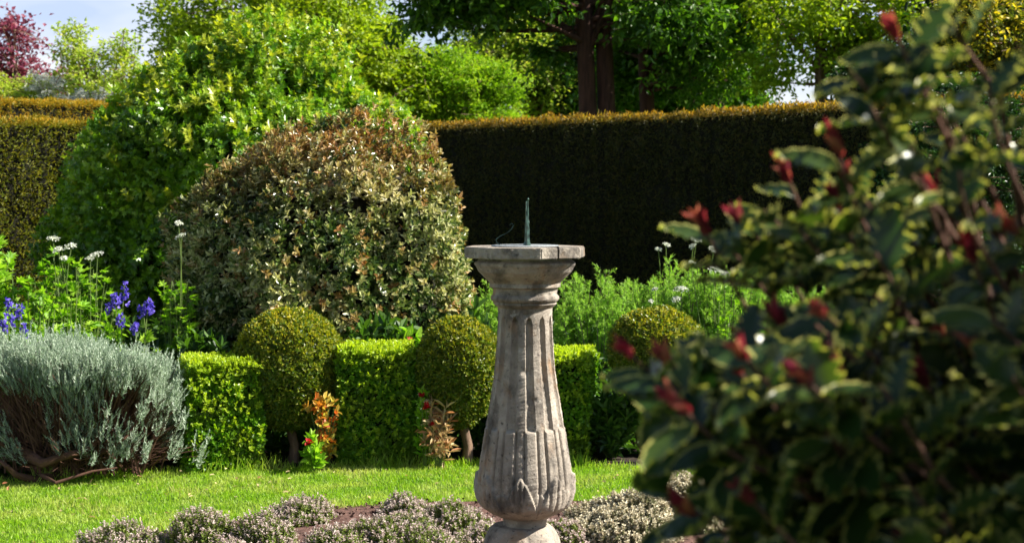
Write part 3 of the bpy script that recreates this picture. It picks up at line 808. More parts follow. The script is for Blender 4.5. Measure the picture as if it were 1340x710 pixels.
def herb_plant(name, base, label, cat, height, spread, nst, mat, umb=(), leafL=.07, leafW=.04, group=None, T=T_LOBE, flower=None, fl_name='flower_head', ump=None, low=.15, per=9):
    root = thing(name, (base[0], base[1], 0), label, cat, group)
    gs, gf = Geo(), Geo(); b3 = np.array([0, 0, 0.])
    th = rng.random(nst) * 6.28; r = spread * np.sqrt(rng.random(nst)); hh_ = height * rng.uniform(.7, 1, nst) * (1 - .25 * (r / spread) ** 2)
    tips = np.stack([np.cos(th) * r, np.sin(th) * r, hh_], 1)
    pth = curve(np.stack([np.cos(th) * r * .35, np.sin(th) * r * .35, 0 * r], 1), tips, 9, 0, .04, np.array([0, 0, .3]))
    t = np.linspace(0, 1, 9)[None]; tubes(gs, pth, .0045 * (1 - t) + .002 * t + np.zeros((nst, 1)), 4)
    for k_ in range(per):
        f = low + (1 - low) * (k_ + .5) / per; idx = f * 8; i0 = min(int(idx), 7); P = pth[:, i0] + (pth[:, i0 + 1] - pth[:, i0]) * (idx - i0)
        side = rdir(nst) * [1, 1, .2]
        D = nz(side + [0, 0, .35]); ln = rng.uniform(.03, .08, nst) * (1.2 - .5 * f)
        tubes(gs, np.stack([P, P + D * ln[:, None]], 1), .0015, 3)
        for w_ in range(4):
            D2 = nz(D + rdir(nst) * .75); leaves(gf, T, P + D * ln[:, None] * rng.uniform(.6, 1), D2, rdir(nst) * .5 + [0, 0, 1], leafL * rng.uniform(.6, 1.1, nst), leafW * rng.uniform(.7, 1.1, nst))
    for (ux, uy, uY, ur) in umb:
        P = at(ux, uy, uY) - [base[0], base[1], 0]; A = nz(np.array([rng.normal() * .25, -.35 + rng.normal() * .15, 1.]))
        st = curve(np.array([[P[0] * .5, P[1] * .5, height * .3]]), P[None] - A * ur * .5, 8, 0, .03, np.array([0, 0, .3]))
        tubes(gs, st, .0022, 4)
        gu = Geo(); pt = umbel(gu, P, A, ur, 90)
        gu.build(fl_name, flower or M['white'], root)
        tubes(gs, np.stack([np.broadcast_to(P - A * ur * .55, pt.shape), pt], 1), .0008, 3)
    gs.build('stem', M['stem'], root); gf.build('foliage', mat, root)
    return root


# tall leafy herbs at left
herb_plant('leafy_herb', at(-8, 600, 7.7), 'tall bright green leafy herb with rounded heads at the left edge', 'plant', 1.2, .17, 22, M['herb'], leafL=.085, leafW=.06, per=12)
herb_plant('white_flowered_herb', at(84, 600, 7.75), 'bright green herb with a cluster of white flat flower heads above the silver bush', 'flowering plant', 1.0, .19, 30, M['herb'],
           [(70, 312, 7.7, .03), (92, 322, 7.72, .033), (76, 326, 7.66, .024), (84, 338, 7.68, .02)], leafL=.07, leafW=.05)
herb_plant('white_flowered_herb', at(118, 600, 7.9), 'smaller herb with one flat white flower head, just right of the white cluster', 'flowering plant', .92, .15, 22, M['herb'],
           [(126, 333, 7.85, .035), (118, 338, 7.83, .02)], leafL=.065, leafW=.045)
herb_plant('white_flowered_herb', at(232, 600, 8.0), 'thin herb with two cream flower heads against the left side of the variegated shrub', 'flowering plant', 1.05, .07, 13, M['herb'],
           [(234, 292, 7.9, .018), (236, 309, 7.88, .026)], leafL=.06, leafW=.04)
herb_plant('leafy_herb', at(40, 600, 7.45), 'low bright green foliage clump above the left half of the silver bush', 'plant', .82, .25, 40, M['herb'], leafL=.06, leafW=.045)


def spike_flowers(base, spikes, label, group):
    root = thing('violet_flower', (base[0], base[1], 0), label, 'flower', group); gs, gf = Geo(), Geo()
    for (sx, sy, Y, L, n) in spikes:
        n = max(n, 16)
        P = at(sx, sy, Y) - [base[0], base[1], 0]
        st = curve(np.array([[0, 0, 0.]]), P[None], 8, 0, .03, np.array([0, 0, .3])); tubes(gs, st, .0028, 4)
        gp_ = Geo(); f = rng.random(n)
        pts = P - np.array([0, 0, 1]) * (f * L)[:, None] + rdir(n) * (.010 + .016 * f)[:, None]
        for q in range(4):
            leaves(gp_, T_OVAL, pts, rdir(n) + [0, 0, -.2], rdir(n), .016, .012)
        gp_.build('flower_spike', M['violet'], root)
        for z in np.linspace(.1, .75, 8):
            k_ = 5; i_ = np.full(k_, z); Pq = st[0][int(z * 7)] + np.zeros((k_, 3)); leaves(gf, T_LOBE, Pq, rdir(k_) + [0, 0, .4], rdir(k_) + [0, 0, 1], .06, .045)
    gs.build('stem', M['stem'], root); gf.build('foliage', M['herb'], root)


gv = 'violet blue flowers above the silver bush'
spike_flowers(at(160, 600, 7.5), [(163, 368, 7.5, .10, 22), (150, 384, 7.45, .05, 12), (158, 412, 7.4, .04, 12), (145, 395, 7.5, .04, 8)], 'violet flower spikes nearest the white flower heads', gv)
spike_flowers(at(192, 600, 7.45), [(195, 392, 7.42, .07, 26), (186, 398, 7.44, .05, 12), (176, 425, 7.4, .03, 6)], 'rounded violet flower cluster farthest right, over the right end of the silver bush', gv)
spike_flowers(at(14, 600, 7.2), [(12, 392, 7.2, .14, 30), (26, 398, 7.25, .09, 16), (3, 418, 7.2, .09, 18), (30, 425, 7.2, .06, 12)], 'violet flower spikes at the left edge beside the silver bush', gv)


# feathery plants behind the right side
def feathery(px, Y, pyt, wpx, label, nst=70, seed=0):
    b = at(px, 600, Y); h = at(0, pyt, Y)[2]; w = wpx / 2 * Y / F_PX
    root = thing('feathery_plant', (b[0], Y, 0), label, 'plant', 'feathery green plants below the dark hedge')
    gs, gf = Geo(), Geo(); th = rng.random(nst) * 6.28; r = w * np.sqrt(rng.random(nst))
    tips = np.stack([np.cos(th) * r, np.sin(th) * r * .8, h * rng.uniform(.72, 1, nst) * (1 - .15 * (r / w) ** 2)], 1)
    pth = curve(tips * [.45, .45, 0], tips, 9, 0, .03, np.array([0, 0, .3])); t = np.linspace(0, 1, 9)[None]
    tubes(gs, pth, .004 * (1 - t) + .0015 * t + np.zeros((nst, 1)), 3)
    for k_ in range(16):
        f = .42 + .58 * (k_ + .5) / 16; idx = f * 8; i0 = min(int(idx), 7); P = pth[:, i0] + (pth[:, i0 + 1] - pth[:, i0]) * (idx - i0)
        D = nz(rdir(nst) * [1, 1, .3] + [0, 0, .7]); ln = rng.uniform(.05, .1, nst) * (1.25 - .75 * f)
        for q in range(11):
            s = (q + 1) / 11; Pq = P + D * (ln * s)[:, None]
            for w_ in range(2):
                leaves(gf, T_BLADE, Pq, nz(D * .7 + rdir(nst)), rdir(nst) + [0, 0, 1], .026 * (1.15 - .6 * s), .0038, np.clip(rng.random(nst) * .7 + .3 * f - .1, 0, 1), .5 * s * (f > .8))
    gs.build('stem', M['bark_pale'], root); gf.build('foliage', M['feather'], root)


feathery(640, 8.6, 366, 90, 'feathery green plant showing between the variegated shrub and the sundial capital')
feathery(782, 8.35, 344, 130, 'feathery green plant directly right of the sundial top', 90)
feathery(872, 8.5, 338, 120, 'feathery green plant behind the twin trunked ball topiary', 90)
feathery(948, 8.4, 336, 120, 'feathery green plant with flat cream flowers beside it, behind the holly tips', 90)
feathery(1030, 8.6, 345, 130, 'feathery green plant farthest right, mostly behind the holly', 80)
herb_plant('white_flowered_herb', at(893, 600, 8.0), 'green herb with flat white flower heads just above the twin trunked ball topiary', 'flowering plant', .55, .09, 8, M['herb'],
           [(892, 378, 7.9, .036), (884, 391, 7.88, .022), (857, 378, 7.95, .016), (852, 394, 7.95, .012)], leafL=.06, leafW=.02)
herb_plant('white_flowered_herb', at(880, 600, 8.75), 'tall herb with small white flower heads rising against the dark hedge', 'flowering plant', .95, .08, 6, M['herb'],
           [(862, 326, 8.7, .02), (872, 320, 8.7, .02), (912, 313, 8.7, .028), (906, 322, 8.7, .02), (935, 326, 8.7, .03)], leafL=.06, leafW=.025)
herb_plant('white_flowered_herb', at(955, 600, 7.95), 'herb with pale yellow flat flower heads among the feathery plants near the holly tips', 'flowering plant', .9, .13, 9, M['herb'],
           [(935, 352, 7.9, .03), (948, 358, 7.9, .024), (990, 350, 7.9, .036), (905, 345, 7.9, .02)], leafL=.06, leafW=.025)


# red and straw coloured plants between the topiary
def small_plant(px, py, Y, h, w, n, mat, label, cat='plant', flowers=(), L=.045, W=.018, name='border_plant', T=T_OVAL, group=None):
    b = at(px, py, Y); root = thing(name, (b[0], Y, 0), label, cat, group); gf, gs = Geo(), Geo()
    d = rdir(n) * [w, w * .8, 0]; tips = d * rng.random((n, 1)) ** .5 + np.stack([0 * d[:, 0], 0 * d[:, 0], h * rng.uniform(.25, 1, n)], 1)
    tubes(gs, curve(tips * [.2, .2, 0], tips, 5, 0, .05, np.array([0, 0, .3])), .0018, 3)
    for f in (.45, .7, .9, 1.0):
        P = tips * [f, f, f]; whorls(gf, T, P + rdir(n) * .012, nz(rdir(n) * .8 + [0, 0, .8]), 4, 1.1, L, W)
    gs.build('stem', M['stem'], root); gf.build('foliage', mat, root)
    for (fx, fy, fY, fr) in flowers:
        P = at(fx, fy, fY) - [b[0], Y, 0]; g = Geo()
        whorls(g, T_OVAL, P[None], np.array([[0, -.5, 1.]]), 7, 1.0, fr * 1.4, fr * 1.1, .25)
        whorls(g, T_OVAL, P[None], np.array([[0, -.5, 1.]]), 5, .5, fr, fr * .9, .25)
        tubes(g, curve(np.array([[P[0] * .5, P[1] * .5, .02]]), P[None], 6), .002, 4, m=1)
        g.build('flower', [M['red'], M['stem']], root)


small_plant(424, 612, 6.98, at(0, 512, 6.98)[2], .068, 26, M['autumn'], 'red and yellow leaved plant between the largest ball topiary and the middle box cube', L=.036, W=.02)
small_plant(411, 612, 6.88, at(0, 572, 6.88)[2], .035, 9, M['herb'], 'small green plant with one red flower at the foot of the largest ball topiary', 'flower', [(406, 580, 6.84, .022)], .06, .025, 'red_flower')
small_plant(574, 612, 6.98, at(0, 528, 6.98)[2], .068, 22, M['straw'], 'withered straw and rust coloured plant between the middle box cube and the smaller ball', L=.065, W=.011)
small_plant(556, 610, 7.0, at(0, 512, 7.0)[2], .03, 14, M['herb'], 'red flowers between the middle box cube and the smaller ball topiary', 'flower',
            [(552, 519, 6.95, .02), (558, 534, 6.93, .022), (566, 556, 6.95, .015)], .05, .02, 'red_flower')
small_plant(540, 600, 7.75, at(0, 440, 7.75)[2], .09, 40, M['herb'], 'tall green plant with a single red flower above the middle box cube', 'flower', [(538, 446, 7.7, .022)], .07, .035, 'red_flower')
small_plant(500, 600, 7.9, at(0, 425, 7.9)[2], .20, 90, M['under'], 'deep green leafy clump above the middle box cube, under the variegated shrub', L=.08, W=.04)
small_plant(625, 600, 7.8, at(0, 400, 7.8)[2], .10, 40, M['under'], 'leafy green clump behind the smaller ball topiary beside the sundial', L=.08, W=.03)
small_plant(270, 600, 7.9, at(0, 440, 7.9)[2], .16, 70, M['under'], 'leafy clump in shade above the left box cube', L=.07, W=.03)
small_plant(8, 628, 6.9, .16, .12, 40, M['under'], 'broad leaved plant in the shade at the left edge below the silver bush', L=.11, W=.06)
small_plant(232, 618, 7.25, .20, .10, 40, M['under'], 'shaded leafy plant between the silver bush and the left box cube', L=.07, W=.03)
small_plant(800, 606, 7.3, .28, .13, 70, M['under'], 'shaded leafy plant between the right box cube and the twin trunks', L=.07, W=.028)
small_plant(290, 612, 6.86, .0, .0, 0, M['herb'], '') if False else None

# dark undergrowth through the border
g = Geo(); n = 38000
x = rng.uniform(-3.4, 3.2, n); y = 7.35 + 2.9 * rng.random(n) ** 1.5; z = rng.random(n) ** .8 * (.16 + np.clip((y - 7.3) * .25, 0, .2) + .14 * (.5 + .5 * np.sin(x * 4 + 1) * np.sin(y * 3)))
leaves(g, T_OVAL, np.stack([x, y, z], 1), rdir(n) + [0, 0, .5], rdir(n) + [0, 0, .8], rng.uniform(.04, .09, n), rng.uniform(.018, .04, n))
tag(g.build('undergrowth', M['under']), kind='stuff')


# ------------------------------------------------------------------ thyme mounds in the bed
def mound(px, pyt, Y, wpx, label, grey=False, n=900, name='thyme_mound'):
    b = at(px, 650, Y); h = max(at(0, pyt, Y)[2] * .88, .08); w = wpx * 1.1 / 2 * Y / F_PX
    root = thing(name, (b[0], Y, 0), label, 'thyme', 'flowering thyme mounds in the bed'); gs, gl, gf = Geo(), Geo(), Geo()
    d = rdir(n * 2); d = d[d[:, 2] > 0][:n]; n = len(d); fn = lump_fn(int(px), .16, (3, 6, 10), (1, .8, .5))
    tips = d * [w, w * .9, h] * (fn(d) * rng.uniform(.72, 1.06, n))[:, None]
    tubes(gs, curve(tips * [.3, .3, 0], tips, 5, 0, .05, np.array([0, 0, .25])), .0011, 3)
    ax = nz(tips * [1, 1, .6] / w * .4 + [0, 0, .9] + rdir(n) * .25)
    for q in range(9):
        P = tips - ax * (.010 + q * .009); whorls(gl, T_DIA, P, ax, 4, 1.0, .013, .006)
    k = rng.random(n) < (1.0 if grey else .72)
    for q in range(3):
        whorls(gf, T_OVAL, tips[k] + ax[k] * (.006 * (q - 1)) + rdir(k.sum()) * .003, ax[k], 4 if grey else 3, 1.1, .0105 if grey else .008, .0075 if grey else .0055)
    gs.build('stem', M['bark_pale'], root); gl.build('foliage', M['greythyme' if grey else 'thyme'], root); gf.build('flower', M['thymegrey' if grey else 'thymefl'], root)


mound(160, 684, 5.35, 110, 'thyme mound farthest left in the bed, low and wide')
mound(262, 664, 5.38, 88, 'rounded pink grey thyme mound, second from the left end of the bed')
mound(392, 652, 5.85, 90, 'thyme mound set back at the lawn edge, third from the left end')
mound(352, 672, 5.35, 78, 'thyme mound in front of the one at the lawn edge, left of centre')
mound(438, 682, 5.15, 90, 'thyme mound at the bottom edge below the middle box cube')
mound(505, 664, 5.5, 105, 'wide thyme mound below the middle box cube, behind the bottom edge one')
mound(530, 651, 5.95, 70, 'small thyme mound at the lawn edge below the gap beside the middle box cube')
mound(592, 652, 5.7, 95, 'thyme mound at the lawn edge just left of the sundial bulb')
mound(560, 690, 5.05, 90, 'thyme mound at the bottom edge just left of the sundial foot')
mound(628, 676, 5.2, 70, 'thyme mound directly behind the left side of the sundial foot')
mound(742, 672, 5.3, 60, 'small thyme mound directly right of the sundial foot')
mound(812, 640, 5.5, 150, 'wide pale grey mound right of the sundial bulb, lower than its neighbour by the holly', True, 3600)
mound(892, 608, 5.75, 118, 'taller pale grey mound at the right of the wide one, partly behind the holly leaves', True, 3000)
mound(300, 700, 5.0, 70, 'thyme mound cut by the bottom edge below the left box cube')
mound(20, 735, 5.1, 80, 'thyme mound cut by the bottom left corner') if False else None


# ------------------------------------------------------------------ trees beyond the hedges
def tree(name, base, label, mat, blobs, L, W, trunk_r, trunk_top, ncl, per, cl_r, bark='bark', T=T_DIA, cat='tree', group='trees and shrubs beyond the hedges', extra=None, droop=0., limbs=40, lean=0., twin=None, gaps=0., nup=1.0):
    """blobs: list of (cx,cy,cz,rx,ry,rz,weight) relative to base (x,y)"""
    root = thing(name, (base[0], base[1], 0), label, cat, group); g = Geo(); gt = Geo(); allc = []
    wt = np.array([b_[6] for b_ in blobs]); wt = wt / wt.sum()
    for b_, w_ in zip(blobs, wt):
        k_ = max(3, int(ncl * w_)); d = rdir(k_); r = rng.random(k_) ** .45
        P = np.array(b_[:3]) + d * np.array(b_[3:6]) * r[:, None]; allc.append(P)
    Cn = np.concatenate(allc); n = len(Cn); tone = rng.normal(size=n) * .18
    sz = rng.uniform(.5, 1.7, n) * cl_r
    idx = np.repeat(np.arange(n), per); m_ = len(idx)
    off = rng.normal(size=(m_, 3)) * [1, 1, .55]; off = off / np.maximum(1, np.linalg.norm(off, axis=1, keepdims=True) / 1.6)
    sdir = nz(rdir(n) * [1, 1, .45] + [0, 0, -.25 * (droop > 0)]); tt_ = rng.uniform(-1.3, 1.3, m_)
    off = off * (.75 - .3 * np.abs(tt_[:, None]) / 1.3)
    P = Cn[idx] + (off * .62 + sdir[idx] * tt_[:, None]) * sz[idx][:, None] * .9 - np.array([0, 0, .25]) * (tt_ ** 2 * sz[idx])[:, None]
    D = nz(off * [1, 1, .3] + rdir(m_) * .8 + [0, 0, -droop])
    N = rdir(m_) * .8 + [0, 0, nup]
    leaves(g, T, P, D, N, L * rng.uniform(.6, 1.25, m_), W * rng.uniform(.7, 1.2, m_), np.clip(.5 + tone[idx] + rng.normal(size=m_) * .22, 0, 1))
    hs = slice(0, None, 2); tubes(gt, np.stack([Cn - sdir * sz[:, None] * 1.1, Cn, Cn + sdir * sz[:, None] * 1.1 - np.array([0, 0, .2]) * sz[:, None]], 1)[hs], np.array([[.007, .005, .003]]), 3)
    g.build('crown', [mat], root)
    bases = [(0, 0)] if not twin else [(0, 0), twin]
    for bx_ in bases:
        tp = np.linspace(0, 1, 8); pth = np.stack([bx_[0] + lean * tp ** 1.5 + .04 * np.sin(tp * 7 + bx_[0]), bx_[1] + 0 * tp, trunk_top * tp - .02 * (tp == 0)], 1)
        tubes(gt, pth[None], trunk_r * (1.25 - .25 * np.minimum(1, tp * 6)) * (1 - .45 * tp)[None], 12)
    if limbs:
        sel = Cn[rng.choice(n, min(n, limbs), replace=False)]
        st = np.stack([lean * .5 + 0 * sel[:, 0], 0 * sel[:, 0], trunk_top * rng.uniform(.5, .98, len(sel))], 1)
        st[:, 2] = np.minimum(st[:, 2], sel[:, 2])
        pt = curve(st, sel, 7, 0, .07, np.array([0, 0, .15])); t = np.linspace(0, 1, 7)[None]
        tubes(gt, pt, trunk_r * (.28 * (1 - t) + .03) + np.zeros((len(sel), 1)), 5)
    gt.build('trunk', M[bark], root, smooth=True)
    return root


def B(px, py, Y, Yb, base, rx, ry, rz, w=1.):
    p = at(px, py, Y); s = Y / F_PX
    return (p[0] - base[0], Y - base[1], p[2], rx * s, ry, rz * s, w)


# purple tree
b = at(30, 300, 21)
tree('purple_leaved_tree', b, 'purple leaved tree over the left hedge at the left edge', M['purple'],
     [B(8, 85, 21, 0, b, 48, .6, 62, 1), B(75, 112, 21, 0, b, 34, .5, 24, .45), B(-60, 60, 21, 0, b, 70, .8, 100, 1), B(20, 30, 21, 0, b, 18, .25, 18, .15)], .075, .05, .08, 3.0, 200, 26, .17, limbs=50)
b = at(135, 300, 20)
tree('pale_green_tree', b, 'pale green open branched small tree right of the purple tree', M['limey'],
     [B(130, 100, 20, 0, b, 62, .6, 40, 1), B(95, 62, 20, 0, b, 22, .3, 32, .3), B(158, 62, 20, 0, b, 16, .3, 24, .22), B(185, 110, 20, 0, b, 30, .3, 40, .3)], .065, .034, .05, 2.4, 170, 30, .14, limbs=60)
b = at(120, 300, 18.6)
tree('blossom_bush', b, 'white blossoming bush just above the left hedge top', M['blossom'],
     [B(58, 112, 18.6, 0, b, 24, .3, 18, .5), B(130, 128, 18.6, 0, b, 60, .3, 9, 1)], .035, .03, .03, 1.8, 90, 40, .07, cat='shrub', limbs=14)
b = at(155, 300, 18.9)
tree('under_blossom_bush', b, 'green leafy bush around the white blossom above the left hedge', M['limey'],
     [B(60, 122, 18.9, 0, b, 45, .4, 24, 1), B(160, 128, 18.9, 0, b, 70, .4, 22, 1), B(0, 120, 18.9, 0, b, 40, .4, 22, .6)], .05, .025, .03, 1.8, 120, 50, .12, cat='shrub', limbs=14)
# olive green broad tree in the middle
b = at(400, 300, 24)
tree('broad_leaved_tree', b, 'broad sunlit olive green tree rising behind the large glossy shrub', M['olive'],
     [B(300, 25, 24, 0, b, 95, 1.6, 60, 1), B(420, 20, 24, 0, b, 95, 1.6, 62, 1.2), B(470, 80, 24, 0, b, 75, 1.4, 55, 1), B(250, 60, 24, 0, b, 40, .8, 25, .3), B(360, -90, 24, 0, b, 120, 1.8, 70, .8), B(530, 120, 24, 0, b, 60, 1., 50, .8), B(495, 45, 24, 0, b, 30, .5, 20, .3)],
     .085, .055, .22, 4.2, 900, 62, .26)
b = at(590, 300, 24)
tree('feathery_conifer', b, 'soft green conifer over the left end of the long hedge', M['conif'],
     [B(590, 112, 24, 0, b, 66, .7, 55, 1.2), B(560, 140, 24, 0, b, 40, .6, 40, .6), B(620, 150, 24, 0, b, 60, .6, 30, .6), B(575, 90, 24, 0, b, 28, .4, 22, .3), B(650, 110, 24, 0, b, 40, .5, 30, .4)], .075, .03, .07, 2.4, 520, 60, .17, limbs=30)
b = at(700, 300, 26.5)
tree('yellow_green_tree', b, 'yellow green sunlit tree between the conifer and the twin brown trunks', M['limey'],
     [B(690, 80, 26.5, 0, b, 85, 1.2, 75, 1.4), B(630, 75, 26.5, 0, b, 55, .8, 50, .7), B(680, 40, 26.5, 0, b, 45, .8, 40, .5), B(740, 40, 26.5, 0, b, 50, .8, 60, .5), B(720, 130, 26.5, 0, b, 60, .8, 35, .4), B(700, -10, 26.5, 0, b, 60, .8, 50, .4)], .085, .05, .12, 3.2, 420, 52, .24)
# tall canopy tree with the double trunk
b = at(768, 300, 18.5)
tree('tall_tree', b, 'tall tree with thick twin brown trunks rising above the long hedge', M['canopy'],
     [B(800, -65, 19.6, 0, b, 200, 1.3, 80, 1.5), B(700, -50, 18.6, 0, b, 90, 1.0, 50, .3), B(570, -30, 17.6, 0, b, 50, .5, 36, .25), B(552, 14, 17.8, 0, b, 28, .4, 20, .06), B(600, 10, 17.8, 0, b, 25, .4, 22, .06), B(680, -15, 18, 0, b, 60, .8, 30, .2), B(870, 20, 18, 0, b, 60, .8, 40, .3), B(780, -260, 18.5, 0, b, 300, 1.7, 130, 1.2), B(712, 60, 18.8, 0, b, 20, .4, 50, .05), B(640, -10, 18, 0, b, 40, .6, 30, .3)],
     .10, .055, .135, 5.6, 900, 46, .24, 'bark_red', T=T_OVAL, droop=.5, limbs=70, twin=(.24, .1))
b = at(846, 300, 19.5)
tree('second_tall_tree', b, 'thinner dark trunked tree right of the twin brown trunks', M['canopy'],
     [B(850, -50, 19.5, 0, b, 150, 1.6, 70, 1), B(905, 35, 19.3, 0, b, 45, .8, 40, .5), B(830, 90, 20.4, 0, b, 45, .5, 50, .5), B(905, 85, 18.9, 0, b, 38, .5, 45, .2)], .09, .05, .12, 5.4, 330, 46, .24, 'bark_red', T=T_OVAL, droop=.4, limbs=30)
b = at(950, 300, 20.5)
tree('bare_stemmed_tree', b, 'dark slender leaning tree left of the bright sky gap', M['canopy'],
     [B(960, -40, 20.5, 0, b, 120, 1.6, 60, 1), B(980, 20, 20.2, 0, b, 50, .8, 35, .3), B(930, 60, 20.8, 0, b, 40, .7, 50, .6), B(935, 95, 19.9, 0, b, 40, .5, 35, .3)], .09, .05, .11, 5.2, 330, 46, .24, 'bark_red', T=T_OVAL, droop=.3, limbs=30, lean=-.35)
# dense evergreen undergrowth trees behind the hedge
b = at(870, 300, 21.5)
tree('laurel_bush', b, 'dense mid green laurel above the hedge between the dark trunks', M['canopy'],
     [B(840, 120, 21.5, 0, b, 75, .8, 55, 1), B(920, 115, 21.5, 0, b, 75, .8, 50, 1), B(880, 70, 22, 0, b, 90, .8, 50, .8)], .10, .055, .06, 2.2, 420, 60, .22, T=T_OVAL, cat='shrub', limbs=20)
b = at(790, 300, 27)
tree('backdrop_tree', b, 'dark green tree mass seen through the gaps behind the twin trunks', M['darkever'],
     [B(800, 60, 27, 0, b, 110, 1.2, 110, 1), B(930, 50, 27, 0, b, 90, 1.2, 90, 1), B(740, 110, 27, 0, b, 60, 1, 60, .6)], .14, .09, .1, 3.4, 560, 52, .34, limbs=20)
# light leaved tree with gaps
b = at(1075, 300, 18.5)
tree('light_leaved_tree', b, 'sunlit fresh green tree with bright sky gaps above the right end of the hedge', M['olive'],
     [B(1060, 20, 18.5, 0, b, 95, 1.2, 45, .8), B(1010, 78, 18.5, 0, b, 62, .6, 42, .14), B(1110, 70, 18.5, 0, b, 45, .6, 35, .6), B(1070, -90, 18.5, 0, b, 160, 1.4, 60, .7), B(1010, 105, 18.5, 0, b, 28, .3, 12, .08), B(1180, 10, 18.5, 0, b, 80, 1, 60, .8)],
     .08, .045, .09, 4.4, 330, 40, .2, 'bark', T=T_OVAL, droop=.3, limbs=36)
b = at(1150, 300, 16.5)
tree('dark_holly_tree', b, 'very dark dense bush above the right end of the hedge', M['darkever'],
     [B(1140, 105, 16.5, 0, b, 48, .6, 30, 1), B(1200, 90, 16.5, 0, b, 60, .6, 50, 1)], .07, .04, .06, 2.0, 240, 60, .16, T=T_OVAL, cat='shrub', limbs=14)
b = at(1225, 300, 9.4)
tree('dark_yew_bush', b, 'dark rounded yew bush in front of the hedge, behind the upper holly leaves', M['darkever'],
     [B(1225, 215, 9.4, 0, b, 90, .35, 105, 1.4), B(1290, 190, 9.6, 0, b, 90, .35, 100, 1), B(1240, 360, 9.4, 0, b, 130, .4, 120, 1.2)], .035, .012, .05, 1.2, 900, 90, .07, cat='shrub', limbs=20)
b = at(1290, 300, 12.5)
tree('yellow_leaved_shrub', b, 'yellow flowering shrub at the top right behind the holly', M['yellowfl'],
     [B(1270, 40, 12.5, 0, b, 45, .4, 60, 1), B(1320, 60, 12.5, 0, b, 50, .4, 90, 1)], .05, .03, .05, 2.2, 170, 50, .12, T=T_OVAL, cat='shrub', limbs=20)
b = at(1400, 300, 15)
tree('right_backdrop_tree', b, 'dark green tree at the right edge behind the holly', M['darkever'],
     [B(1330, 60, 15, 0, b, 150, .8, 180, 1.5), B(1480, 0, 15, 0, b, 220, 1.2, 300, 1.5)], .1, .05, .15, 3.5, 420, 55, .24, T=T_OVAL, limbs=30)
# distant tree line, low behind everything
g = Geo()
for i in range(26):
    cx = -34 + i * 2.7 + rng.normal() * .6; hgt = rng.uniform(2.6, 3.6) - .0 * i; cy = 62 + rng.normal() * 3
    n = 700; d = rdir(n); P = np.array([cx, cy, hgt * .5]) + d * [2.3, 2, hgt * .55] * (rng.random(n) ** .3)[:, None]
    leaves(g, T_OVAL, P, rdir(n), rdir(n), .42, .3)
tag(g.build('distant_woodland', M['darkever']), kind='stuff')


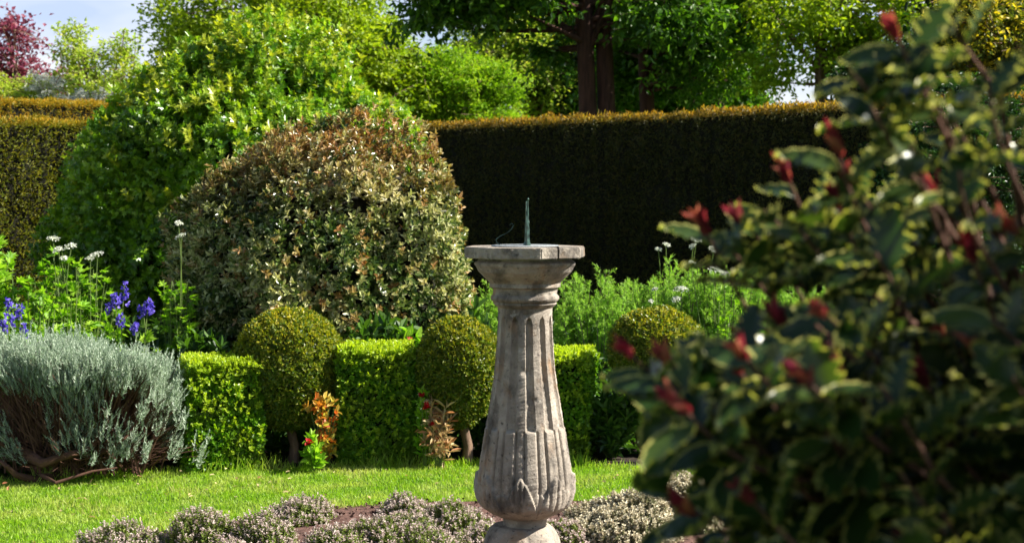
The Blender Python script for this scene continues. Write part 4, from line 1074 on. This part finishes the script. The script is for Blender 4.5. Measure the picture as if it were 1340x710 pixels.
# ------------------------------------------------------------------ foreground holly
def holly():
    nst = 11; t = np.linspace(0, 1, nst); wv = .34 * np.sin(np.pi * np.clip(t, 0, 1) ** .85) ** .8 + .012
    spine = np.where(np.arange(nst) % 2 == 1, 1.16, .70); spine[0] = .8; spine[-1] = .6
    rows = []
    for i in range(nst):
        wz = .07 * (1 if i % 2 else -1)
        yo = .03 if i % 2 else 0
        cup = .10
        rows += [(-wv[i] * spine[i], t[i] + yo, cup + wz), (-wv[i] * .58, t[i], .05), (0, t[i], 0), (wv[i] * .58, t[i], .05), (wv[i] * spine[i], t[i] + yo, cup - wz * .6)]
    tv = np.array(rows); tv[:, 2] -= .22 * tv[:, 1] ** 2
    i = np.arange(nst - 1)[:, None] * 5; j = np.arange(4)[None]
    tf = np.stack([i + j, i + j + 1, i + 6 + j, i + 5 + j], -1).reshape(-1, 4)
    T = (tv, tf); edge = np.tile([1, .25, 0, .25, 1], nst).astype(float); edge[:5] = .6; edge[-5:] = 1
    base = np.array([.88, 1.62, 0.])
    root = thing('holly_bush', base, 'large out of focus variegated holly bush with red young shoots filling the right foreground', 'holly bush')
    bx = [(0, 1195), (30, 1130), (90, 1125), (160, 1150), (200, 1075), (250, 985), (300, 925), (340, 960), (380, 1010), (420, 985), (455, 830), (500, 815), (540, 850), (600, 850), (650, 880), (710, 880), (1100, 900)]
    by = np.array([q[0] for q in bx]); bxx = np.array([q[1] for q in bx])
    explicit = [(1168, 40, 1.22, 1), (1182, 70, 1.22, 0), (1240, 20, 1.3, 0), (1095, 190, 1.25, 1), (1112, 232, 1.28, 1), (1027, 225, 1.36, 1), (920, 295, 1.36, 1), (966, 285, 1.38, 1), (1000, 275, 1.36, 0),
                (1072, 405, 1.18, 1), (1020, 415, 1.28, 1), (985, 440, 1.3, 1), (820, 458, 1.3, 1), (905, 470, 1.32, 1), (885, 535, 1.34, 1), (868, 500, 1.34, 0), (845, 480, 1.3, 0), (975, 645, 1.12, 1), (1140, 140, 1.2, 0),
                (1215, 245, 1.3, 1), (1322, 295, 1.2, 1), (1190, 190, 1.2, 0), (1275, 455, 1.2, 1), (1230, 440, 1.26, 1), (900, 665, 1.2, 1), (1255, 225, 1.15, 0), (1290, 90, 1.15, 0), (1330, 60, 1.15, 0), (860, 620, 1.3, 0),
                (1145, 330, 1.22, 0), (1045, 300, 1.3, 0), (1270, 330, 1.2, 1), (1030, 330, 1.34, 0), (960, 330, 1.36, 0), (1060, 265, 1.34, 0), (935, 560, 1.25, 0), (1005, 520, 1.15, 0), (1150, 500, 1.12, 0), (1040, 355, 1.3, 0),
                (1095, 330, 1.3, 0), (1180, 300, 1.3, 0), (1110, 90, 1.22, 0), (1210, 110, 1.2, 0), (1330, 180, 1.3, 0), (1240, 150, 1.3, 0)]
    tips = [at(a_, b_, y_) for a_, b_, y_, _ in explicit]; red = [r_ for *_, r_ in explicit]
    first = [4 if q[1] < 330 else 3 for q in explicit]
    n0 = 0
    while n0 < 240:       # body of the bush inside the frame, thinner near its outline
        px, py = rng.uniform(800, 1420), rng.uniform(-60, 1000); m_ = px - np.interp(py, by, bxx)
        if m_ < 35: continue
        if py < 240: continue
        if py < 360 and rng.random() < .7: continue
        if m_ < 110 and rng.random() < .6: continue
        tips.append(at(px, py, rng.uniform(1.12, 1.42 + min(m_ / 800, .35)))); red.append(int(rng.random() < .28)); first.append(1 if py < 450 else 0); n0 += 1
    for _ in range(1050):  # unseen right-hand part of the bush, its height and density set to shade the rest
        yy = rng.uniform(.95, 2.1); xx = rng.uniform(.40 + .33 * (yy - .95) , 1.5); tips.append(np.array([xx, yy, rng.uniform(.4, 1.30 + min((xx - .4) * .78, .66))])); red.append(int(rng.random() < .2)); first.append(0)
    first = np.array(first); tips = np.array(tips) - base; red = np.array(red, bool); n = len(tips)
    gs, gl, gr = Geo(), Geo(), Geo()
    # shoots: 13 cm of leafy stem ending at the tip, joined to boughs from the base
    away = nz(tips - np.array([.1, .1, .3])); sd = nz(away * [1, 1, .4] + [-.25, -.05, .75] + rdir(n) * .3)
    Ls = rng.uniform(.08, .13, n); st = tips - sd * Ls[:, None]
    pth = curve(st, tips, 6, 0, .05); tt = np.linspace(0, 1, 6)[None]
    tubes(gs, pth, .0024 * (1 - tt) + .0012 * tt + np.zeros((n, 1)), 6)
    hubs = np.array([.0, 0, 0]) + rng.uniform([-.35, -.3, .35], [.35, .4, .8], (26, 3))
    tubes(gs, curve(np.zeros((26, 3)), hubs, 7, 0, .05, np.array([0, 0, .2])), np.linspace(.02, .008, 7)[None] + np.zeros((26, 1)), 7)
    near = ((st[:, None] - hubs[None]) ** 2).sum(-1).argmin(1)
    tubes(gs, curve(hubs[near], st, 8, 0, .06, np.array([0, 0, .1])), np.linspace(.007, .0025, 8)[None] + np.zeros((n, 1)), 5)
    ph = rng.random(n) * 6.28; U, V = perp(sd)
    for q in range(8):
        f = q / 8; idx = f * 5; i0 = min(int(idx), 4); P = pth[:, i0] + (pth[:, i0 + 1] - pth[:, i0]) * (idx - i0)
        a_ = ph + q * 2.4; rad = U * np.cos(a_)[:, None] + V * np.sin(a_)[:, None]; tl = 1.35 - .6 * f + rng.normal(size=n) * .2
        D = sd * np.cos(tl)[:, None] + rad * np.sin(tl)[:, None]; N = sd * np.sin(tl)[:, None] - rad * np.cos(tl)[:, None] + rdir(n) * .35 + [0, 0, .4]
        k = (np.ones(n, bool) if q < 7 else ~red) & (q >= first)
        s = rng.uniform(.75, 1.15, n) * (1.0 - .28 * f)
        m0 = len(T[0]); before = gl.n
        leaves(gl, T, (P + rad * .004)[k], D[k], N[k], (.062 * s)[k], (.060 * s)[k], None, 0)
        gl.B[-1] = np.tile(edge, int(k.sum()))
    # red unfolding leaves at the tips
    for q in range(6):
        k = red; m_ = int(k.sum()); a_ = ph[k] + q * 2.4; rad = U[k] * np.cos(a_)[:, None] + V[k] * np.sin(a_)[:, None]; tl = .34 - .06 * q + rng.normal(size=m_) * .06
        D = sd[k] * np.cos(tl)[:, None] + rad * np.sin(tl)[:, None]; N = sd[k] * np.sin(tl)[:, None] - rad * np.cos(tl)[:, None]
        leaves(gr, T_OVAL, tips[k] - sd[k] * .012, D, N, .029 * rng.uniform(.6, 1.3, m_), .0115)
    gs.build('stem', M['twig_red'], root, smooth=True)
    gl.build('foliage', M['holly'], root, smooth=True)
    gr.build('red_shoot', M['hollyred'], root)


holly()

# ------------------------------------------------------------------ light, sky, render
EL, AZ = R(41), R(90)
sv = Vector((math.sin(AZ) * math.cos(EL), -math.cos(AZ) * math.cos(EL), math.sin(EL)))
sd_ = bpy.data.lights.new('sun', 'SUN'); sd_.energy = 5.0; sd_.angle = R(.5); sd_.color = (1, .95, .86)
so = bpy.data.objects.new('sun', sd_); C.objects.link(so); so.rotation_euler = sv.to_track_quat('Z', 'Y').to_euler(); so.location = (6, 0, 8)

w = bpy.data.worlds.new('World'); sc.world = w; w.use_nodes = True; nt = w.node_tree; nt.nodes.clear()
out = nt.nodes.new('ShaderNodeOutputWorld'); bg = nt.nodes.new('ShaderNodeBackground')
sky = nt.nodes.new('ShaderNodeTexSky'); sky.sky_type = 'NISHITA'; sky.sun_disc = False
sky.sun_elevation = EL; sky.sun_rotation = math.atan2(sv.x, sv.y); sky.air_density = 1.0; sky.dust_density = .3
tc = nt.nodes.new('ShaderNodeTexCoord')
cl = noise(nt, 2.6, 6, .55, vec=tc.outputs['Generated'], sc3=(1, 1, 3.2))
sx = nt.nodes.new('ShaderNodeSeparateXYZ'); nt.links.new(tc.outputs['Generated'], sx.inputs[0])
fac = mth(nt, 'MULTIPLY', ramp(nt, [(.55, .55, .55), (.97, .97, .97)], cl, [.38, .52]), ramp(nt, [(1, 1, 1), (.05, .05, .05)], sx.outputs[2], [.16, .36]))
shade = ramp(nt, [(4.6, 5.6, 7.6), (8.0, 8.1, 8.2)], noise(nt, 5, 4, .5, vec=tc.outputs['Generated'], sc3=(1, 1, 3)), [.4, .6])
nt.links.new(mixc(nt, fac, sky.outputs[0], shade), bg.inputs[0])
bg.inputs[1].default_value = .05
nt.links.new(bg.outputs[0], out.inputs[0])

vs = sc.view_settings; vs.view_transform = 'Standard'; vs.look = 'None'; vs.exposure = 1.45; vs.gamma = 1; vs.use_curve_mapping = False
sc.render.engine = 'CYCLES'; cy = sc.cycles
cy.max_bounces = 5; cy.diffuse_bounces = 2; cy.glossy_bounces = 2; cy.transmission_bounces = 3; cy.use_denoising = True
cy.use_adaptive_sampling = True; cy.adaptive_threshold = .02
cy.caustics_reflective = False; cy.caustics_refractive = False
